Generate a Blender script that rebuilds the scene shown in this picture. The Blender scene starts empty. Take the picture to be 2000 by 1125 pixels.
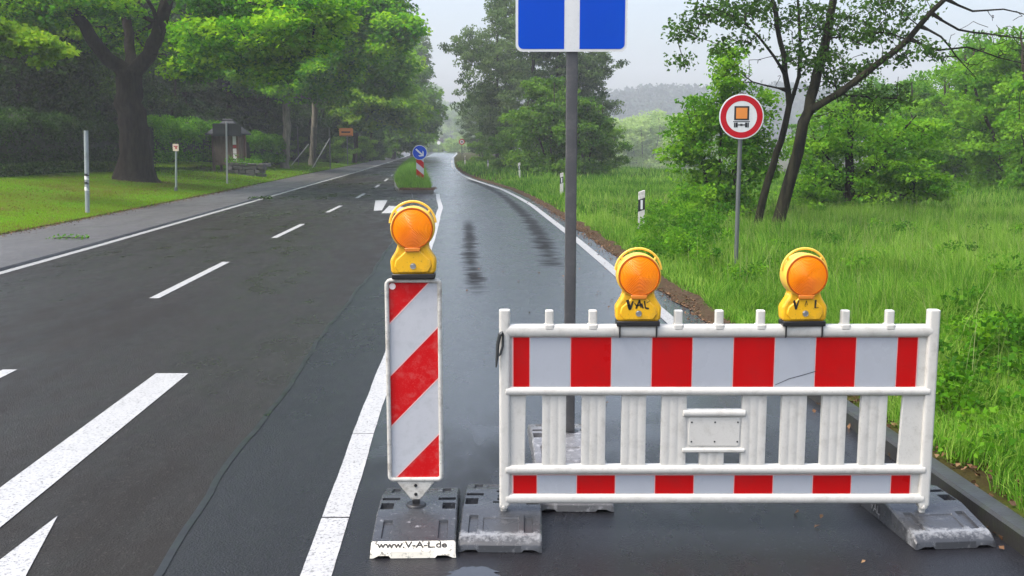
import bpy, math, random
import numpy as np
from mathutils import Vector, Matrix

# ------------------------------------------------------------------ camera, sky, sun, exposure
S = bpy.context.scene
COL = S.collection
F, HCAM = 2000.0, 1.85
TH = math.atan((562.5 - 282) / F)
cam_d = bpy.data.cameras.new("camera")
cam = bpy.data.objects.new("camera", cam_d)
COL.objects.link(cam)
cam.location = (0, 0, HCAM)
cam.rotation_euler = (math.pi / 2 - TH, 0, 0)
cam_d.sensor_width = 36.0
cam_d.lens = 36.0
cam_d.clip_start = 0.05
cam_d.clip_end = 6000
S.camera = cam

SUN_EL, SUN_AZ = math.radians(58), math.radians(248)     # azimuth clockwise from +Y: high behind thin cloud, to the left
w = bpy.data.worlds.new("World")
S.world = w
w.use_nodes = True
wn, wl = w.node_tree.nodes, w.node_tree.links
bg = wn["Background"]
sky = wn.new("ShaderNodeTexSky")
sky.sky_type = 'NISHITA'
sky.sun_disc = False
sky.sun_elevation = SUN_EL
sky.sun_rotation = SUN_AZ
sky.air_density = 1.0
sky.dust_density = 4.0
sky.ozone_density = 1.0
hs = wn.new("ShaderNodeHueSaturation")
hs.inputs["Saturation"].default_value = 0.72
hs.inputs["Value"].default_value = 1.0
wl.new(sky.outputs[0], hs.inputs["Color"])
# an overcast sky is brighter overhead than at the horizon
tcw = wn.new("ShaderNodeTexCoord")
sxw = wn.new("ShaderNodeSeparateXYZ")
wl.new(tcw.outputs["Generated"], sxw.inputs[0])
mrw = wn.new("ShaderNodeMapRange")
mrw.inputs["From Min"].default_value = 0.0
mrw.inputs["From Max"].default_value = 0.6
mrw.inputs["To Min"].default_value = 0.85
mrw.inputs["To Max"].default_value = 2.1
wl.new(sxw.outputs["Z"], mrw.inputs["Value"])
vmw = wn.new("ShaderNodeVectorMath")
vmw.operation = 'SCALE'
wl.new(hs.outputs[0], vmw.inputs[0])
wl.new(mrw.outputs[0], vmw.inputs["Scale"])
wl.new(vmw.outputs[0], bg.inputs["Color"])
bg.inputs["Strength"].default_value = 0.15

sun_d = bpy.data.lights.new("sun", 'SUN')
sun_d.energy = 1.3
sun_d.angle = math.radians(14)
sun_d.color = (1.0, 0.96, 0.9)
sun = bpy.data.objects.new("sun", sun_d)
COL.objects.link(sun)
sdir = Vector((math.sin(SUN_AZ) * math.cos(SUN_EL), math.cos(SUN_AZ) * math.cos(SUN_EL), math.sin(SUN_EL)))
sun.rotation_euler = sdir.to_track_quat('Z', 'Y').to_euler()
sun.location = sdir * 60

S.view_settings.view_transform = 'Standard'
S.view_settings.look = 'None'
S.view_settings.gamma = 1.0
S.view_settings.exposure = 0.64
S.render.engine = 'CYCLES'
S.cycles.max_bounces = 6
S.cycles.diffuse_bounces = 3
S.cycles.glossy_bounces = 3
S.cycles.transmission_bounces = 3
S.cycles.volume_bounces = 1
S.cycles.use_denoising = True

# ------------------------------------------------------------------ helpers
_c, _s = math.cos(TH), math.sin(TH)


def atY(px, py, Y):
    """the place that a measured direction of the survey photo reaches at distance Y"""
    t = (py - 562.5) / F
    ry, rz, rx = _c - t * _s, -_s - t * _c, (px - 1000) / F
    k = Y / ry
    return Vector((rx * k, Y, HCAM + rz * k))


def mesh_np(name, V, faces_idx, loop_tot, mats, tint=None, mat_idx=None):
    me = bpy.data.meshes.new(name)
    V = np.asarray(V, np.float32)
    me.vertices.add(len(V))
    me.vertices.foreach_set("co", V.ravel())
    fi = np.asarray(faces_idx, np.int32).ravel()
    me.loops.add(len(fi))
    me.loops.foreach_set("vertex_index", fi)
    lt = np.asarray(loop_tot, np.int32)
    ls = np.concatenate([[0], np.cumsum(lt)[:-1]]).astype(np.int32)
    me.polygons.add(len(lt))
    me.polygons.foreach_set("loop_start", ls)
    if mat_idx is not None:
        me.polygons.foreach_set("material_index", np.asarray(mat_idx, np.int32))
    me.update(calc_edges=True)
    if tint is not None:
        a = me.attributes.new("tint", 'FLOAT', 'FACE')
        a.data.foreach_set("value", np.asarray(tint, np.float32))
    for m in (mats if isinstance(mats, (list, tuple)) else [mats]):
        me.materials.append(m)
    return me


def link(name, me, parent=None, loc=None, rot=None):
    o = bpy.data.objects.new(name, me)
    COL.objects.link(o)
    if parent is not None:
        o.parent = parent
    if loc is not None:
        o.location = loc
    if rot is not None:
        o.rotation_euler = rot
    return o


def tag(o, label=None, cat=None, group=None, kind=None):
    if label:
        o["label"] = label
    if cat:
        o["category"] = cat
    if group:
        o["group"] = group
    if kind:
        o["kind"] = kind
    return o


def thing(name, label, cat, loc=(0, 0, 0), rotz=0.0, group=None):
    o = bpy.data.objects.new(name, None)
    o.empty_display_size = 0.2
    COL.objects.link(o)
    o.location = loc
    o.rotation_euler = (0, 0, rotz)
    return tag(o, label, cat, group)


def dup(root, loc, rotz=0.0, scale=None, label=None, group=None):
    def cp(o, parent):
        c = o.copy()
        COL.objects.link(c)
        c.parent = parent
        for ch in kids.get(o.name, []):
            cp(ch, c)
        return c
    kids = {}
    for o in bpy.data.objects:
        if o.parent:
            kids.setdefault(o.parent.name, []).append(o)
    r = cp(root, None)
    r.location = loc
    r.rotation_euler = (0, 0, rotz)
    if scale is not None:
        r.scale = scale if isinstance(scale, (tuple, list)) else (scale,) * 3
    if label:
        r["label"] = label
    if group:
        r["group"] = group
    return r


class MB:
    """collects shapes into one mesh"""

    def __init__(s):
        s.v, s.f, s.m = [], [], []

    def add(s, vs, fs, mi=0):
        b = len(s.v)
        s.v += [tuple(p) for p in vs]
        for f in fs:
            s.f.append(tuple(b + i for i in f))
            s.m.append(mi)
        return s

    def box(s, x0, x1, y0, y1, z0, z1, mi=0):
        vs = [(x0, y0, z0), (x1, y0, z0), (x1, y1, z0), (x0, y1, z0), (x0, y0, z1), (x1, y0, z1), (x1, y1, z1), (x0, y1, z1)]
        return s.add(vs, [(0, 3, 2, 1), (4, 5, 6, 7), (0, 1, 5, 4), (1, 2, 6, 5), (2, 3, 7, 6), (3, 0, 4, 7)], mi)

    def prism(s, poly, y0, y1, mi=0):
        """polygon in x,z (counter-clockwise seen from -y) pushed from y0 (front) to y1"""
        n = len(poly)
        vs = [(x, y0, z) for x, z in poly] + [(x, y1, z) for x, z in poly]
        fs = [tuple(range(n)), tuple(range(2 * n - 1, n - 1, -1))]
        fs += [(i, i + n, (i + 1) % n + n, (i + 1) % n) for i in range(n)]
        return s.add(vs, fs, mi)

    def zprism(s, poly, z0, z1, mi=0):
        n = len(poly)
        vs = [(x, y, z0) for x, y in poly] + [(x, y, z1) for x, y in poly]
        fs = [tuple(range(n - 1, -1, -1)), tuple(range(n, 2 * n))]
        fs += [(i, (i + 1) % n, (i + 1) % n + n, i + n) for i in range(n)]
        return s.add(vs, fs, mi)

    def tube(s, pts, rad, n=8, mi=0, cap=True):
        pts = [Vector(p) for p in pts]
        rads = rad if isinstance(rad, (list, tuple)) else [rad] * len(pts)
        ref = None
        vs, fs = [], []
        for i, p in enumerate(pts):
            d = (pts[min(i + 1, len(pts) - 1)] - pts[max(i - 1, 0)])
            d = d.normalized() if d.length > 1e-9 else Vector((0, 0, 1))
            if ref is None:
                ref = Vector((1, 0, 0)) if abs(d.x) < .8 else Vector((0, 1, 0))
            a = (ref - d * ref.dot(d)).normalized()
            b = d.cross(a)
            ref = a
            for k in range(n):
                an = 2 * math.pi * k / n
                vs.append(p + (a * math.cos(an) + b * math.sin(an)) * rads[i])
        for i in range(len(pts) - 1):
            for k in range(n):
                k2 = (k + 1) % n
                fs.append((i * n + k, i * n + k2, (i + 1) * n + k2, (i + 1) * n + k))
        if cap:
            fs.append(tuple(range(n - 1, -1, -1)))
            fs.append(tuple(range((len(pts) - 1) * n, len(pts) * n)))
        return s.add(vs, fs, mi)

    def lathe(s, prof, c=(0, 0, 0), axis='y', n=48, mi=0):
        """profile of (radius, distance along axis)"""
        vs, fs = [], []
        for r, h in prof:
            for k in range(n):
                a = 2 * math.pi * k / n
                u, v = r * math.cos(a), r * math.sin(a)
                if axis == 'y':
                    vs.append((c[0] + u, c[1] + h, c[2] + v))
                else:
                    vs.append((c[0] + u, c[1] + v, c[2] + h))
        m = len(prof)
        for i in range(m - 1):
            for k in range(n):
                k2 = (k + 1) % n
                q = (i * n + k, i * n + k2, (i + 1) * n + k2, (i + 1) * n + k)
                fs.append(q if axis == 'y' else q)
        if prof[0][0] > 1e-6:
            fs.append(tuple(range(n - 1, -1, -1)))
        if prof[-1][0] > 1e-6:
            fs.append(tuple(range((m - 1) * n, m * n)))
        return s.add(vs, fs, mi)

    def build(s, name, mats, parent=None, bevel=0, smooth=True, loc=None, rot=None, seg=2, angle=35):
        me = bpy.data.meshes.new(name)
        me.from_pydata(s.v, [], s.f)
        mats = mats if isinstance(mats, (list, tuple)) else [mats]
        for m in mats:
            me.materials.append(m)
        me.polygons.foreach_set("material_index", s.m)
        import bmesh
        bm = bmesh.new()
        bm.from_mesh(me)
        bmesh.ops.recalc_face_normals(bm, faces=bm.faces)
        bm.to_mesh(me)
        bm.free()
        if smooth:
            me.set_sharp_from_angle(angle=math.radians(angle))
        else:
            me.shade_flat()
        o = link(name, me, parent, loc, rot)
        if bevel:
            b = o.modifiers.new("bevel", 'BEVEL')
            b.width = bevel
            b.segments = seg
            b.limit_method = 'ANGLE'
            b.angle_limit = math.radians(40)
            b.harden_normals = False
        return o


def rrect(x0, x1, z0, z1, r, n=5):
    out = []
    for cx, cz, a0 in ((x1 - r, z0 + r, -90), (x1 - r, z1 - r, 0), (x0 + r, z1 - r, 90), (x0 + r, z0 + r, 180)):
        for k in range(n + 1):
            a = math.radians(a0 + 90 * k / n)
            out.append((cx + r * math.cos(a), cz + r * math.sin(a)))
    return out


# ------------------------------------------------------------------ materials
def nodes_of(name):
    m = bpy.data.materials.new(name)
    m.use_nodes = True
    nt = m.node_tree
    return m, nt, nt.nodes["Principled BSDF"]


def N(nt, typ, **kw):
    n = nt.nodes.new(typ)
    for k, v in kw.items():
        if k in n.inputs:
            n.inputs[k].default_value = v
        else:
            setattr(n, k, v)
    return n


def noise(nt, scale, detail=4, rough=.55, vec=None, dist=0.0):
    n = N(nt, "ShaderNodeTexNoise")
    n.inputs["Scale"].default_value = scale
    n.inputs["Detail"].default_value = detail
    n.inputs["Roughness"].default_value = rough
    n.inputs["Distortion"].default_value = dist
    if vec is None:
        vec = coord(nt)
    nt.links.new(vec, n.inputs["Vector"])
    return n.outputs["Fac"]


def coord(nt, scale=None):
    t = N(nt, "ShaderNodeTexCoord")
    if scale is None:
        return t.outputs["Object"]
    mp = N(nt, "ShaderNodeMapping")
    mp.inputs["Scale"].default_value = scale
    nt.links.new(t.outputs["Object"], mp.inputs["Vector"])
    return mp.outputs[0]


def ramp(nt, fac, stops):
    r = N(nt, "ShaderNodeValToRGB")
    e = r.color_ramp.elements
    while len(e) < len(stops):
        e.new(0.5)
    for el, (p, c) in zip(e, stops):
        el.position = p
        el.color = (*c, 1) if len(c) == 3 else c
    nt.links.new(fac, r.inputs["Fac"])
    return r.outputs["Color"]


def g(v):
    return (v, v, v)


def mixc(nt, fac, a, b, blend='MIX'):
    m = N(nt, "ShaderNodeMix", data_type='RGBA', blend_type=blend)
    for sock, val in ((m.inputs[0], fac), (m.inputs[6], a), (m.inputs[7], b)):
        if hasattr(val, "is_linked"):
            nt.links.new(val, sock)
        elif isinstance(val, (int, float)):
            sock.default_value = val
        else:
            sock.default_value = (*val, 1)
    return m.outputs[2]


def math_(nt, op, a, b=None, clamp=False):
    m = N(nt, "ShaderNodeMath", operation=op, use_clamp=clamp)
    for i, val in enumerate((a, b)):
        if val is None:
            continue
        if hasattr(val, "is_linked"):
            nt.links.new(val, m.inputs[i])
        else:
            m.inputs[i].default_value = val
    return m.outputs[0]


def bump(nt, p, h, strength=.3, dist=.01):
    b = N(nt, "ShaderNodeBump")
    b.inputs["Strength"].default_value = strength
    b.inputs["Distance"].default_value = dist
    nt.links.new(h, b.inputs["Height"])
    nt.links.new(b.outputs[0], p.inputs["Normal"])


def pmat(name, base, rough=.5, metal=0.0, dirt=None, dirt_amt=.5, dscale=6, var=.12, vscale=3, coat=0.0, bmp=0.0, bscale=80, spec=.5):
    """painted / plastic / metal surface with tone variation, dirt flecks and a faint bump"""
    m, nt, p = nodes_of(name)
    n1 = noise(nt, vscale, 5)
    col = mixc(nt, n1, tuple(c * (1 - var) for c in base), tuple(min(1, c * (1 + var)) for c in base))
    if dirt:
        fl = ramp(nt, noise(nt, dscale, 8, .7), [(.5, g(0)), (.72, g(1))])
        col = mixc(nt, math_(nt, 'MULTIPLY', fl, dirt_amt), col, dirt)
        fl2 = ramp(nt, noise(nt, dscale * 9, 3, .6), [(.61, g(0)), (.68, g(1))])
        col = mixc(nt, math_(nt, 'MULTIPLY', fl2, dirt_amt * .8), col, dirt)
    nt.links.new(col, p.inputs["Base Color"])
    rr = ramp(nt, noise(nt, vscale * 2.3, 4), [(.3, g(max(.02, rough - .08))), (.7, g(min(1, rough + .1)))])
    nt.links.new(rr, p.inputs["Roughness"])
    p.inputs["Metallic"].default_value = metal
    p.inputs["Coat Weight"].default_value = coat
    p.inputs["Coat Roughness"].default_value = .12
    p.inputs["Specular IOR Level"].default_value = spec
    if bmp:
        bump(nt, p, noise(nt, bscale, 3), bmp, .004)
    return m


WHITE_PL = pmat("white_plastic", (.56, .545, .50), .38, dirt=(.22, .20, .16), dirt_amt=.36, dscale=17, var=.04, bmp=.08, bscale=45)
WHITE_PL2 = pmat("weathered_white_plastic", (.52, .505, .46), .5, dirt=(.16, .135, .10), dirt_amt=.85, dscale=16, var=.1, bmp=.2, bscale=40)
SHEET_W = pmat("white_reflective_sheeting", (.36, .38, .415), .3, dirt=(.25, .25, .25), dirt_amt=.16, dscale=13, var=.04, spec=.3)
SHEET_R = pmat("red_reflective_sheeting", (.44, .002, .003), .33, dirt=(.25, .02, .02), dirt_amt=.25, dscale=14, var=.1, spec=.18)
SHEET_W2 = pmat("scratched_white_sheeting", (.46, .47, .49), .34, dirt=(.2, .2, .2), dirt_amt=.22, dscale=20, var=.05, spec=.3)
SHEET_R2 = pmat("scratched_red_sheeting", (.52, .004, .006), .36, dirt=(.50, .24, .22), dirt_amt=.28, dscale=24, var=.12, spec=.18)
PINK = pmat("sheet_edge", (.74, .45, .43), .4)
YELLOW = pmat("yellow_plastic", (.78, .42, .012), .34, dirt=(.26, .15, .03), dirt_amt=.7, dscale=12, var=.1, bmp=.08, bscale=60)
YELLOW_L = pmat("light_yellow_plastic", (.82, .50, .06), .34, dirt=(.35, .24, .05), dirt_amt=.3, dscale=14, var=.08)
BLACK_PL = pmat("black_plastic", (.012, .012, .013), .4, var=.2)
BLACK_INK = pmat("black_marker", (.012, .011, .010), .6, var=.2)
STEEL = pmat("galvanised_steel", (.36, .37, .38), .42, .85, dirt=(.12, .11, .1), dirt_amt=.4, var=.15)
POLE_GREY = pmat("dark_grey_pole", (.085, .085, .088), .4, .35, dirt=(.2, .19, .18), dirt_amt=.3, dscale=20, var=.25)
POST_GREY = pmat("weathered_grey_post", (.12, .13, .13), .5, .4, dirt=(.10, .12, .08), dirt_amt=.5, dscale=10, var=.2)
BLUE = pmat("blue_sign_face", (.001, .058, .46), .36, var=.08, dirt=(.004, .08, .44), dirt_amt=.2, dscale=5, spec=.15)
WHITE_SIGN = pmat("white_sign_face", (.62, .63, .62), .35, dirt=(.40, .40, .38), dirt_amt=.35, dscale=8)
RED_SIGN = pmat("red_sign_face", (.42, .006, .014), .38, var=.1, spec=.18)
ORANGE_SIGN = pmat("orange_sign_face", (.66, .22, .035), .4, var=.1)
BLACK_SIGN = pmat("black_sign_face", (.012, .013, .016), .4)
SIGN_BACK = pmat("grey_sign_back", (.035, .038, .042), .5, .3)
PAPER = pmat("notice_paper", (.75, .73, .70), .6)
REDP = pmat("red_paint", (.35, .035, .03), .5)


def amber():
    m, nt, p = nodes_of("amber_lens")
    c = mixc(nt, ramp(nt, noise(nt, 7, 2), [(.35, g(0)), (.65, g(1))]), (.82, .185, .001), (1.0, .33, .002))
    nt.links.new(c, p.inputs["Base Color"])
    p.inputs["Roughness"].default_value = .22
    p.inputs["Coat Weight"].default_value = .6
    p.inputs["Coat Roughness"].default_value = .06
    p.inputs["Subsurface Weight"].default_value = .0
    p.inputs["Specular IOR Level"].default_value = .18
    p.inputs["Subsurface Radius"].default_value = (.05, .02, .003)
    p.inputs["Subsurface Scale"].default_value = .3
    tg = N(nt, "ShaderNodeTangent", direction_type='RADIAL', axis='Y')
    nt.links.new(tg.outputs[0], p.inputs["Tangent"])
    p.inputs["Anisotropic"].default_value = .8
    p.inputs["Metallic"].default_value = .0
    p.inputs["Roughness"].default_value = .36
    p.inputs["Coat Weight"].default_value = .10
    v = N(nt, "ShaderNodeTexVoronoi")
    v.inputs["Scale"].default_value = 190
    nt.links.new(coord(nt), v.inputs["Vector"])
    bump(nt, p, v.outputs["Distance"], .25, .003)
    return m


AMBER = amber()


def rubber(name, base, worn, wornc, front=0.0):
    """recycled rubber, wet, with pale scuffs; front > 0 gathers the scuffing on the first centimetres of the lip"""
    m, nt, p = nodes_of(name)
    c = mixc(nt, noise(nt, 7, 6), tuple(b * .7 for b in base), tuple(b * 1.4 for b in base))
    wmask = ramp(nt, noise(nt, 26, 7, .72), [(.60 - worn, g(0)), (.68 - worn * .6, g(1))])
    if front:
        sx = N(nt, "ShaderNodeSeparateXYZ")
        nt.links.new(coord(nt), sx.inputs[0])
        near = math_(nt, 'SUBTRACT', 1.0, math_(nt, 'DIVIDE', math_(nt, 'ABSOLUTE', math_(nt, 'SUBTRACT', sx.outputs["Y"], .055)), front), True)
        wob = math_(nt, 'MULTIPLY', near, math_(nt, 'ADD', math_(nt, 'MULTIPLY', noise(nt, 38, 7, .75), 1.5), -.10))
        wob = math_(nt, 'MULTIPLY', math_(nt, 'SUBTRACT', wob, .40), 4.0, True)
        wmask = math_(nt, 'MAXIMUM', math_(nt, 'MULTIPLY', wmask, .35), wob)
    c = mixc(nt, wmask, c, wornc)
    nt.links.new(c, p.inputs["Base Color"])
    nt.links.new(ramp(nt, noise(nt, 12, 5), [(.3, g(.14)), (.7, g(.40))]), p.inputs["Roughness"])
    bump(nt, p, noise(nt, 160, 4), .35, .004)
    return m


RUB = rubber("dark_rubber", (.034, .036, .040), .0, (.22, .22, .23))
RUB_SCUFF = rubber("scuffed_rubber", (.036, .038, .042), .0, (.20, .205, .21), front=.11)
RUB_PALE = rubber("pale_worn_rubber", (.13, .13, .135), .06, (.30, .30, .31))


def worn_white():
    m, nt, p = nodes_of("worn_white_paint")
    k = ramp(nt, noise(nt, 34, 8, .75), [(.385, g(0)), (.46, g(1))])
    c = mixc(nt, k, (.09, .085, .075), mixc(nt, noise(nt, 15, 4), (.62, .58, .47), (.74, .72, .64)))
    nt.links.new(c, p.inputs["Base Color"])
    p.inputs["Roughness"].default_value = .5
    bump(nt, p, noise(nt, 90, 5), .4, .004)
    return m


LIP_WHITE = worn_white()


def asphalt(name, dark, light, wet_lo, wet_hi, bias, grain=.55, streaks=False, film=0.0, spec=.4, fleck=.4, film_bump=.06, film_rough=.27):
    m, nt, p = nodes_of(name)
    co = coord(nt)
    big = noise(nt, .55, 5, .6, coord(nt, (1.0, .28, 1)))
    fine = noise(nt, 260, 2, .6)
    stone = N(nt, "ShaderNodeTexVoronoi")
    stone.inputs["Scale"].default_value = 85
    nt.links.new(co, stone.inputs["Vector"])
    c = mixc(nt, fine, dark, light)
    c = mixc(nt, ramp(nt, big, [(.35, g(0)), (.65, g(1))]), c, mixc(nt, .5, c, tuple(d * .6 for d in dark)))
    pale = ramp(nt, stone.outputs["Color"], [(.80, g(0)), (.90, g(1))])
    c = mixc(nt, math_(nt, 'MULTIPLY', pale, fleck), c, tuple(min(.3, x * 3.2) for x in light))
    nt.links.new(c, p.inputs["Base Color"])
    lane_ = noise(nt, 1.0, 4, .6, coord(nt, (1.5, .035, 1)))
    c = mixc(nt, ramp(nt, lane_, [(.38, g(0)), (.62, g(1))]), c, mixc(nt, .28, c, light))
    nt.links.new(c, p.inputs["Base Color"])
    med = noise(nt, 3.2, 6, .62, coord(nt, (1.0, .45, 1)))
    wet = ramp(nt, math_(nt, 'ADD', math_(nt, 'MULTIPLY', big, .6), math_(nt, 'MULTIPLY', med, .4)), [(bias - .1, g(wet_lo)), (bias + .1, g(wet_hi))])
    rough = wet
    p.inputs["Specular IOR Level"].default_value = spec
    if film:
        p.inputs["Coat IOR"].default_value = 1.33 if not streaks else 1.58
        p.inputs["Coat Roughness"].default_value = film_rough
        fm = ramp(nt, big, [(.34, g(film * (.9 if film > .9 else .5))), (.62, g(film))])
    if streaks:
        # two dark rippled reflections, put into colour, roughness and film as broken streaks
        sx = N(nt, "ShaderNodeSeparateXYZ")
        nt.links.new(co, sx.inputs[0])
        X, Y = sx.outputs["X"], sx.outputs["Y"]
        wob = math_(nt, 'MULTIPLY', math_(nt, 'SUBTRACT', noise(nt, 1.6, 7, .8, coord(nt, (.6, 1.6, 1))), .5), 2.2)

        def streak(pts, hw, y0, y1):
            fc = N(nt, "ShaderNodeFloatCurve")
            cu = fc.mapping.curves[0]
            ys = [q[0] for q in pts]
            xs = [q[1] for q in pts]
            ya, yb, xa, xb = min(ys), max(ys), min(xs) - .01, max(xs) + .01
            while len(cu.points) < len(pts):
                cu.points.new(.5, .5)
            for q, (yy, xx) in zip(cu.points, pts):
                q.location = ((yy - ya) / (yb - ya), (xx - xa) / (xb - xa))
            fc.mapping.update()
            nt.links.new(math_(nt, 'DIVIDE', math_(nt, 'SUBTRACT', Y, ya), yb - ya, True), fc.inputs["Value"])
            xc = math_(nt, 'ADD', math_(nt, 'MULTIPLY', fc.outputs[0], xb - xa), xa)
            d = math_(nt, 'ABSOLUTE', math_(nt, 'SUBTRACT', X, xc))
            d = math_(nt, 'ADD', d, math_(nt, 'MULTIPLY', wob, hw * 1.6))
            k = math_(nt, 'SUBTRACT', 1.0, math_(nt, 'DIVIDE', d, hw), True)
            k = math_(nt, 'MULTIPLY', k, 1.25, True)
            k = math_(nt, 'MULTIPLY', k, ramp(nt, noise(nt, 2.0, 5, .75, coord(nt, (.5, 2.6, 1))), [(.36, g(.25)), (.52, g(1))]))
            ea = math_(nt, 'MULTIPLY', math_(nt, 'SUBTRACT', Y, math_(nt, 'ADD', math_(nt, 'MULTIPLY', wob, 3.0), y0)), .6, True)
            eb = math_(nt, 'MULTIPLY', math_(nt, 'SUBTRACT', y1, Y), .35, True)
            return math_(nt, 'MULTIPLY', k, math_(nt, 'MULTIPLY', ea, eb))
        t1 = streak([(10, -.40), (12, -.42), (17, -.70), (22, -.92), (26.5, -1.15)], .17, 12.2, 26.0)
        t2 = streak([(14, .66), (18, .62), (22, .55), (29, .22), (36.5, -.28), (44, -1.0), (54, -2.3)], .24, 15.0, 55)
        tk = math_(nt, 'MAXIMUM', t1, t2)
        rough = mixc(nt, tk, wet, g(.85))
        c2 = mixc(nt, math_(nt, 'MULTIPLY', tk, .8), c, (.012, .0125, .013))
        nt.links.new(c2, p.inputs["Base Color"])
        sp = ramp(nt, tk, [(0, g(spec)), (1, g(.10))])
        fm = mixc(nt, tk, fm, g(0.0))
        nt.links.new(sp, p.inputs["Specular IOR Level"])
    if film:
        if streaks:
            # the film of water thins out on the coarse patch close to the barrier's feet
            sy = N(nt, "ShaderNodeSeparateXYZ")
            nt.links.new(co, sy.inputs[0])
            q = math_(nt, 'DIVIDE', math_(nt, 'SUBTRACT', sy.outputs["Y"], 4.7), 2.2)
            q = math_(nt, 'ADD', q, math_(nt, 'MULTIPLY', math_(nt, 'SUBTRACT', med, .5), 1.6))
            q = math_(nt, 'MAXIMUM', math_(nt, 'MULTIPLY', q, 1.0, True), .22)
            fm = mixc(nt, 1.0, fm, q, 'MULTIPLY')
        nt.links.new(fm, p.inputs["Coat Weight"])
    nt.links.new(rough, p.inputs["Roughness"])
    hgt = math_(nt, 'ADD', math_(nt, 'MULTIPLY', stone.outputs["Distance"], .8), fine)
    b = N(nt, "ShaderNodeBump")
    b.inputs["Distance"].default_value = .007
    nt.links.new(hgt, b.inputs["Height"])
    if film:
        b2 = N(nt, "ShaderNodeBump")
        b2.inputs["Distance"].default_value = .005
        b2.inputs["Strength"].default_value = film_bump
        nt.links.new(hgt, b2.inputs["Height"])
        nt.links.new(b2.outputs[0], p.inputs["Coat Normal"])
    st = ramp(nt, rough, [(.1, g(grain * .5)), (.5, g(grain))])
    nt.links.new(st, b.inputs["Strength"])
    nt.links.new(b.outputs[0], p.inputs["Normal"])
    return m


ASPH_OLD = asphalt("old_asphalt", (.0125, .0114, .0102), (.028, .0258, .0230), .22, .70, .50, .6, film=0.0, spec=.14, fleck=.35)
ASPH_NEW = asphalt("wet_asphalt", (.008, .008, .0095), (.019, .019, .023), .20, .42, .54, .8, streaks=True, film=1.0, spec=.15, fleck=.18)
ASPH_MID = asphalt("coarse_wet_asphalt", (.006, .006, .007), (.017, .017, .020), .22, .45, .5, .9, film=.6, spec=.15, fleck=.40, film_bump=.5, film_rough=.15)
ASPH_PATH = asphalt("footpath_asphalt", (.055, .052, .052), (.10, .096, .098), .35, .6, .5, .5)
TAR = pmat("tar_joint", (.008, .008, .009), .35, var=.3)


def paint_mat(name, base, k0):
    m, nt, p = nodes_of(name)
    n1 = noise(nt, 60, 6, .7)
    k = ramp(nt, n1, [(k0, g(0)), (k0 + .1, g(1))])
    c = mixc(nt, k, (.10, .10, .10), mixc(nt, noise(nt, 5, 5), base, tuple(b * 1.25 for b in base)))
    nt.links.new(c, p.inputs["Base Color"])
    p.inputs["Roughness"].default_value = .42
    bump(nt, p, noise(nt, 170, 3), .4, .004)
    return m


PAINT = paint_mat("road_paint", (.33, .33, .325), .37)
PAINT_OLD = paint_mat("worn_road_paint", (.30, .30, .29), .40)


def soil_mat(name, a, b, c3, sc=3.0):
    m, nt, p = nodes_of(name)
    n1 = noise(nt, sc, 8, .65)
    c = ramp(nt, n1, [(.32, a), (.5, b), (.68, c3)])
    c = mixc(nt, ramp(nt, noise(nt, 55, 4, .7), [(.4, g(0)), (.62, g(1))]), c, mixc(nt, .5, c, tuple(x * .4 for x in a)))
    nt.links.new(c, p.inputs["Base Color"])
    p.inputs["Roughness"].default_value = .85
    p.inputs["Specular IOR Level"].default_value = 0.0
    bump(nt, p, noise(nt, 60, 6), .5, .012)
    return m


GROUND = soil_mat("meadow_ground", (.040, .030, .014), (.050, .048, .014), (.048, .095, .010), 1.6)
LAWN = soil_mat("lawn_ground", (.080, .070, .014), (.085, .145, .008), (.075, .190, .008), .45)
SOIL = soil_mat("verge_soil", (.040, .030, .020), (.078, .054, .036), (.046, .044, .022), 9)


def leaf_mat(name, dark, mid, light, transl=.35, spec=.25):
    m, nt, p = nodes_of(name)
    at = N(nt, "ShaderNodeAttribute", attribute_name="tint")
    oi = N(nt, "ShaderNodeObjectInfo")
    f = math_(nt, 'ADD', at.outputs["Fac"], math_(nt, 'MULTIPLY', math_(nt, 'SUBTRACT', oi.outputs["Random"], .5), .22))
    c = ramp(nt, f, [(.12, dark), (.5, mid), (.9, light)])
    nt.links.new(c, p.inputs["Base Color"])
    p.inputs["Roughness"].default_value = .48
    p.inputs["Specular IOR Level"].default_value = spec * .4
    tr = N(nt, "ShaderNodeBsdfTranslucent")
    hsn = N(nt, "ShaderNodeHueSaturation")
    hsn.inputs["Value"].default_value = 1.5
    hsn.inputs["Hue"].default_value = .485
    nt.links.new(c, hsn.inputs["Color"])
    nt.links.new(hsn.outputs[0], tr.inputs["Color"])
    mx = N(nt, "ShaderNodeMixShader")
    mx.inputs[0].default_value = transl
    nt.links.new(p.outputs[0], mx.inputs[1])
    nt.links.new(tr.outputs[0], mx.inputs[2])
    nt.links.new(mx.outputs[0], nt.nodes["Material Output"].inputs["Surface"])
    return m


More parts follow.
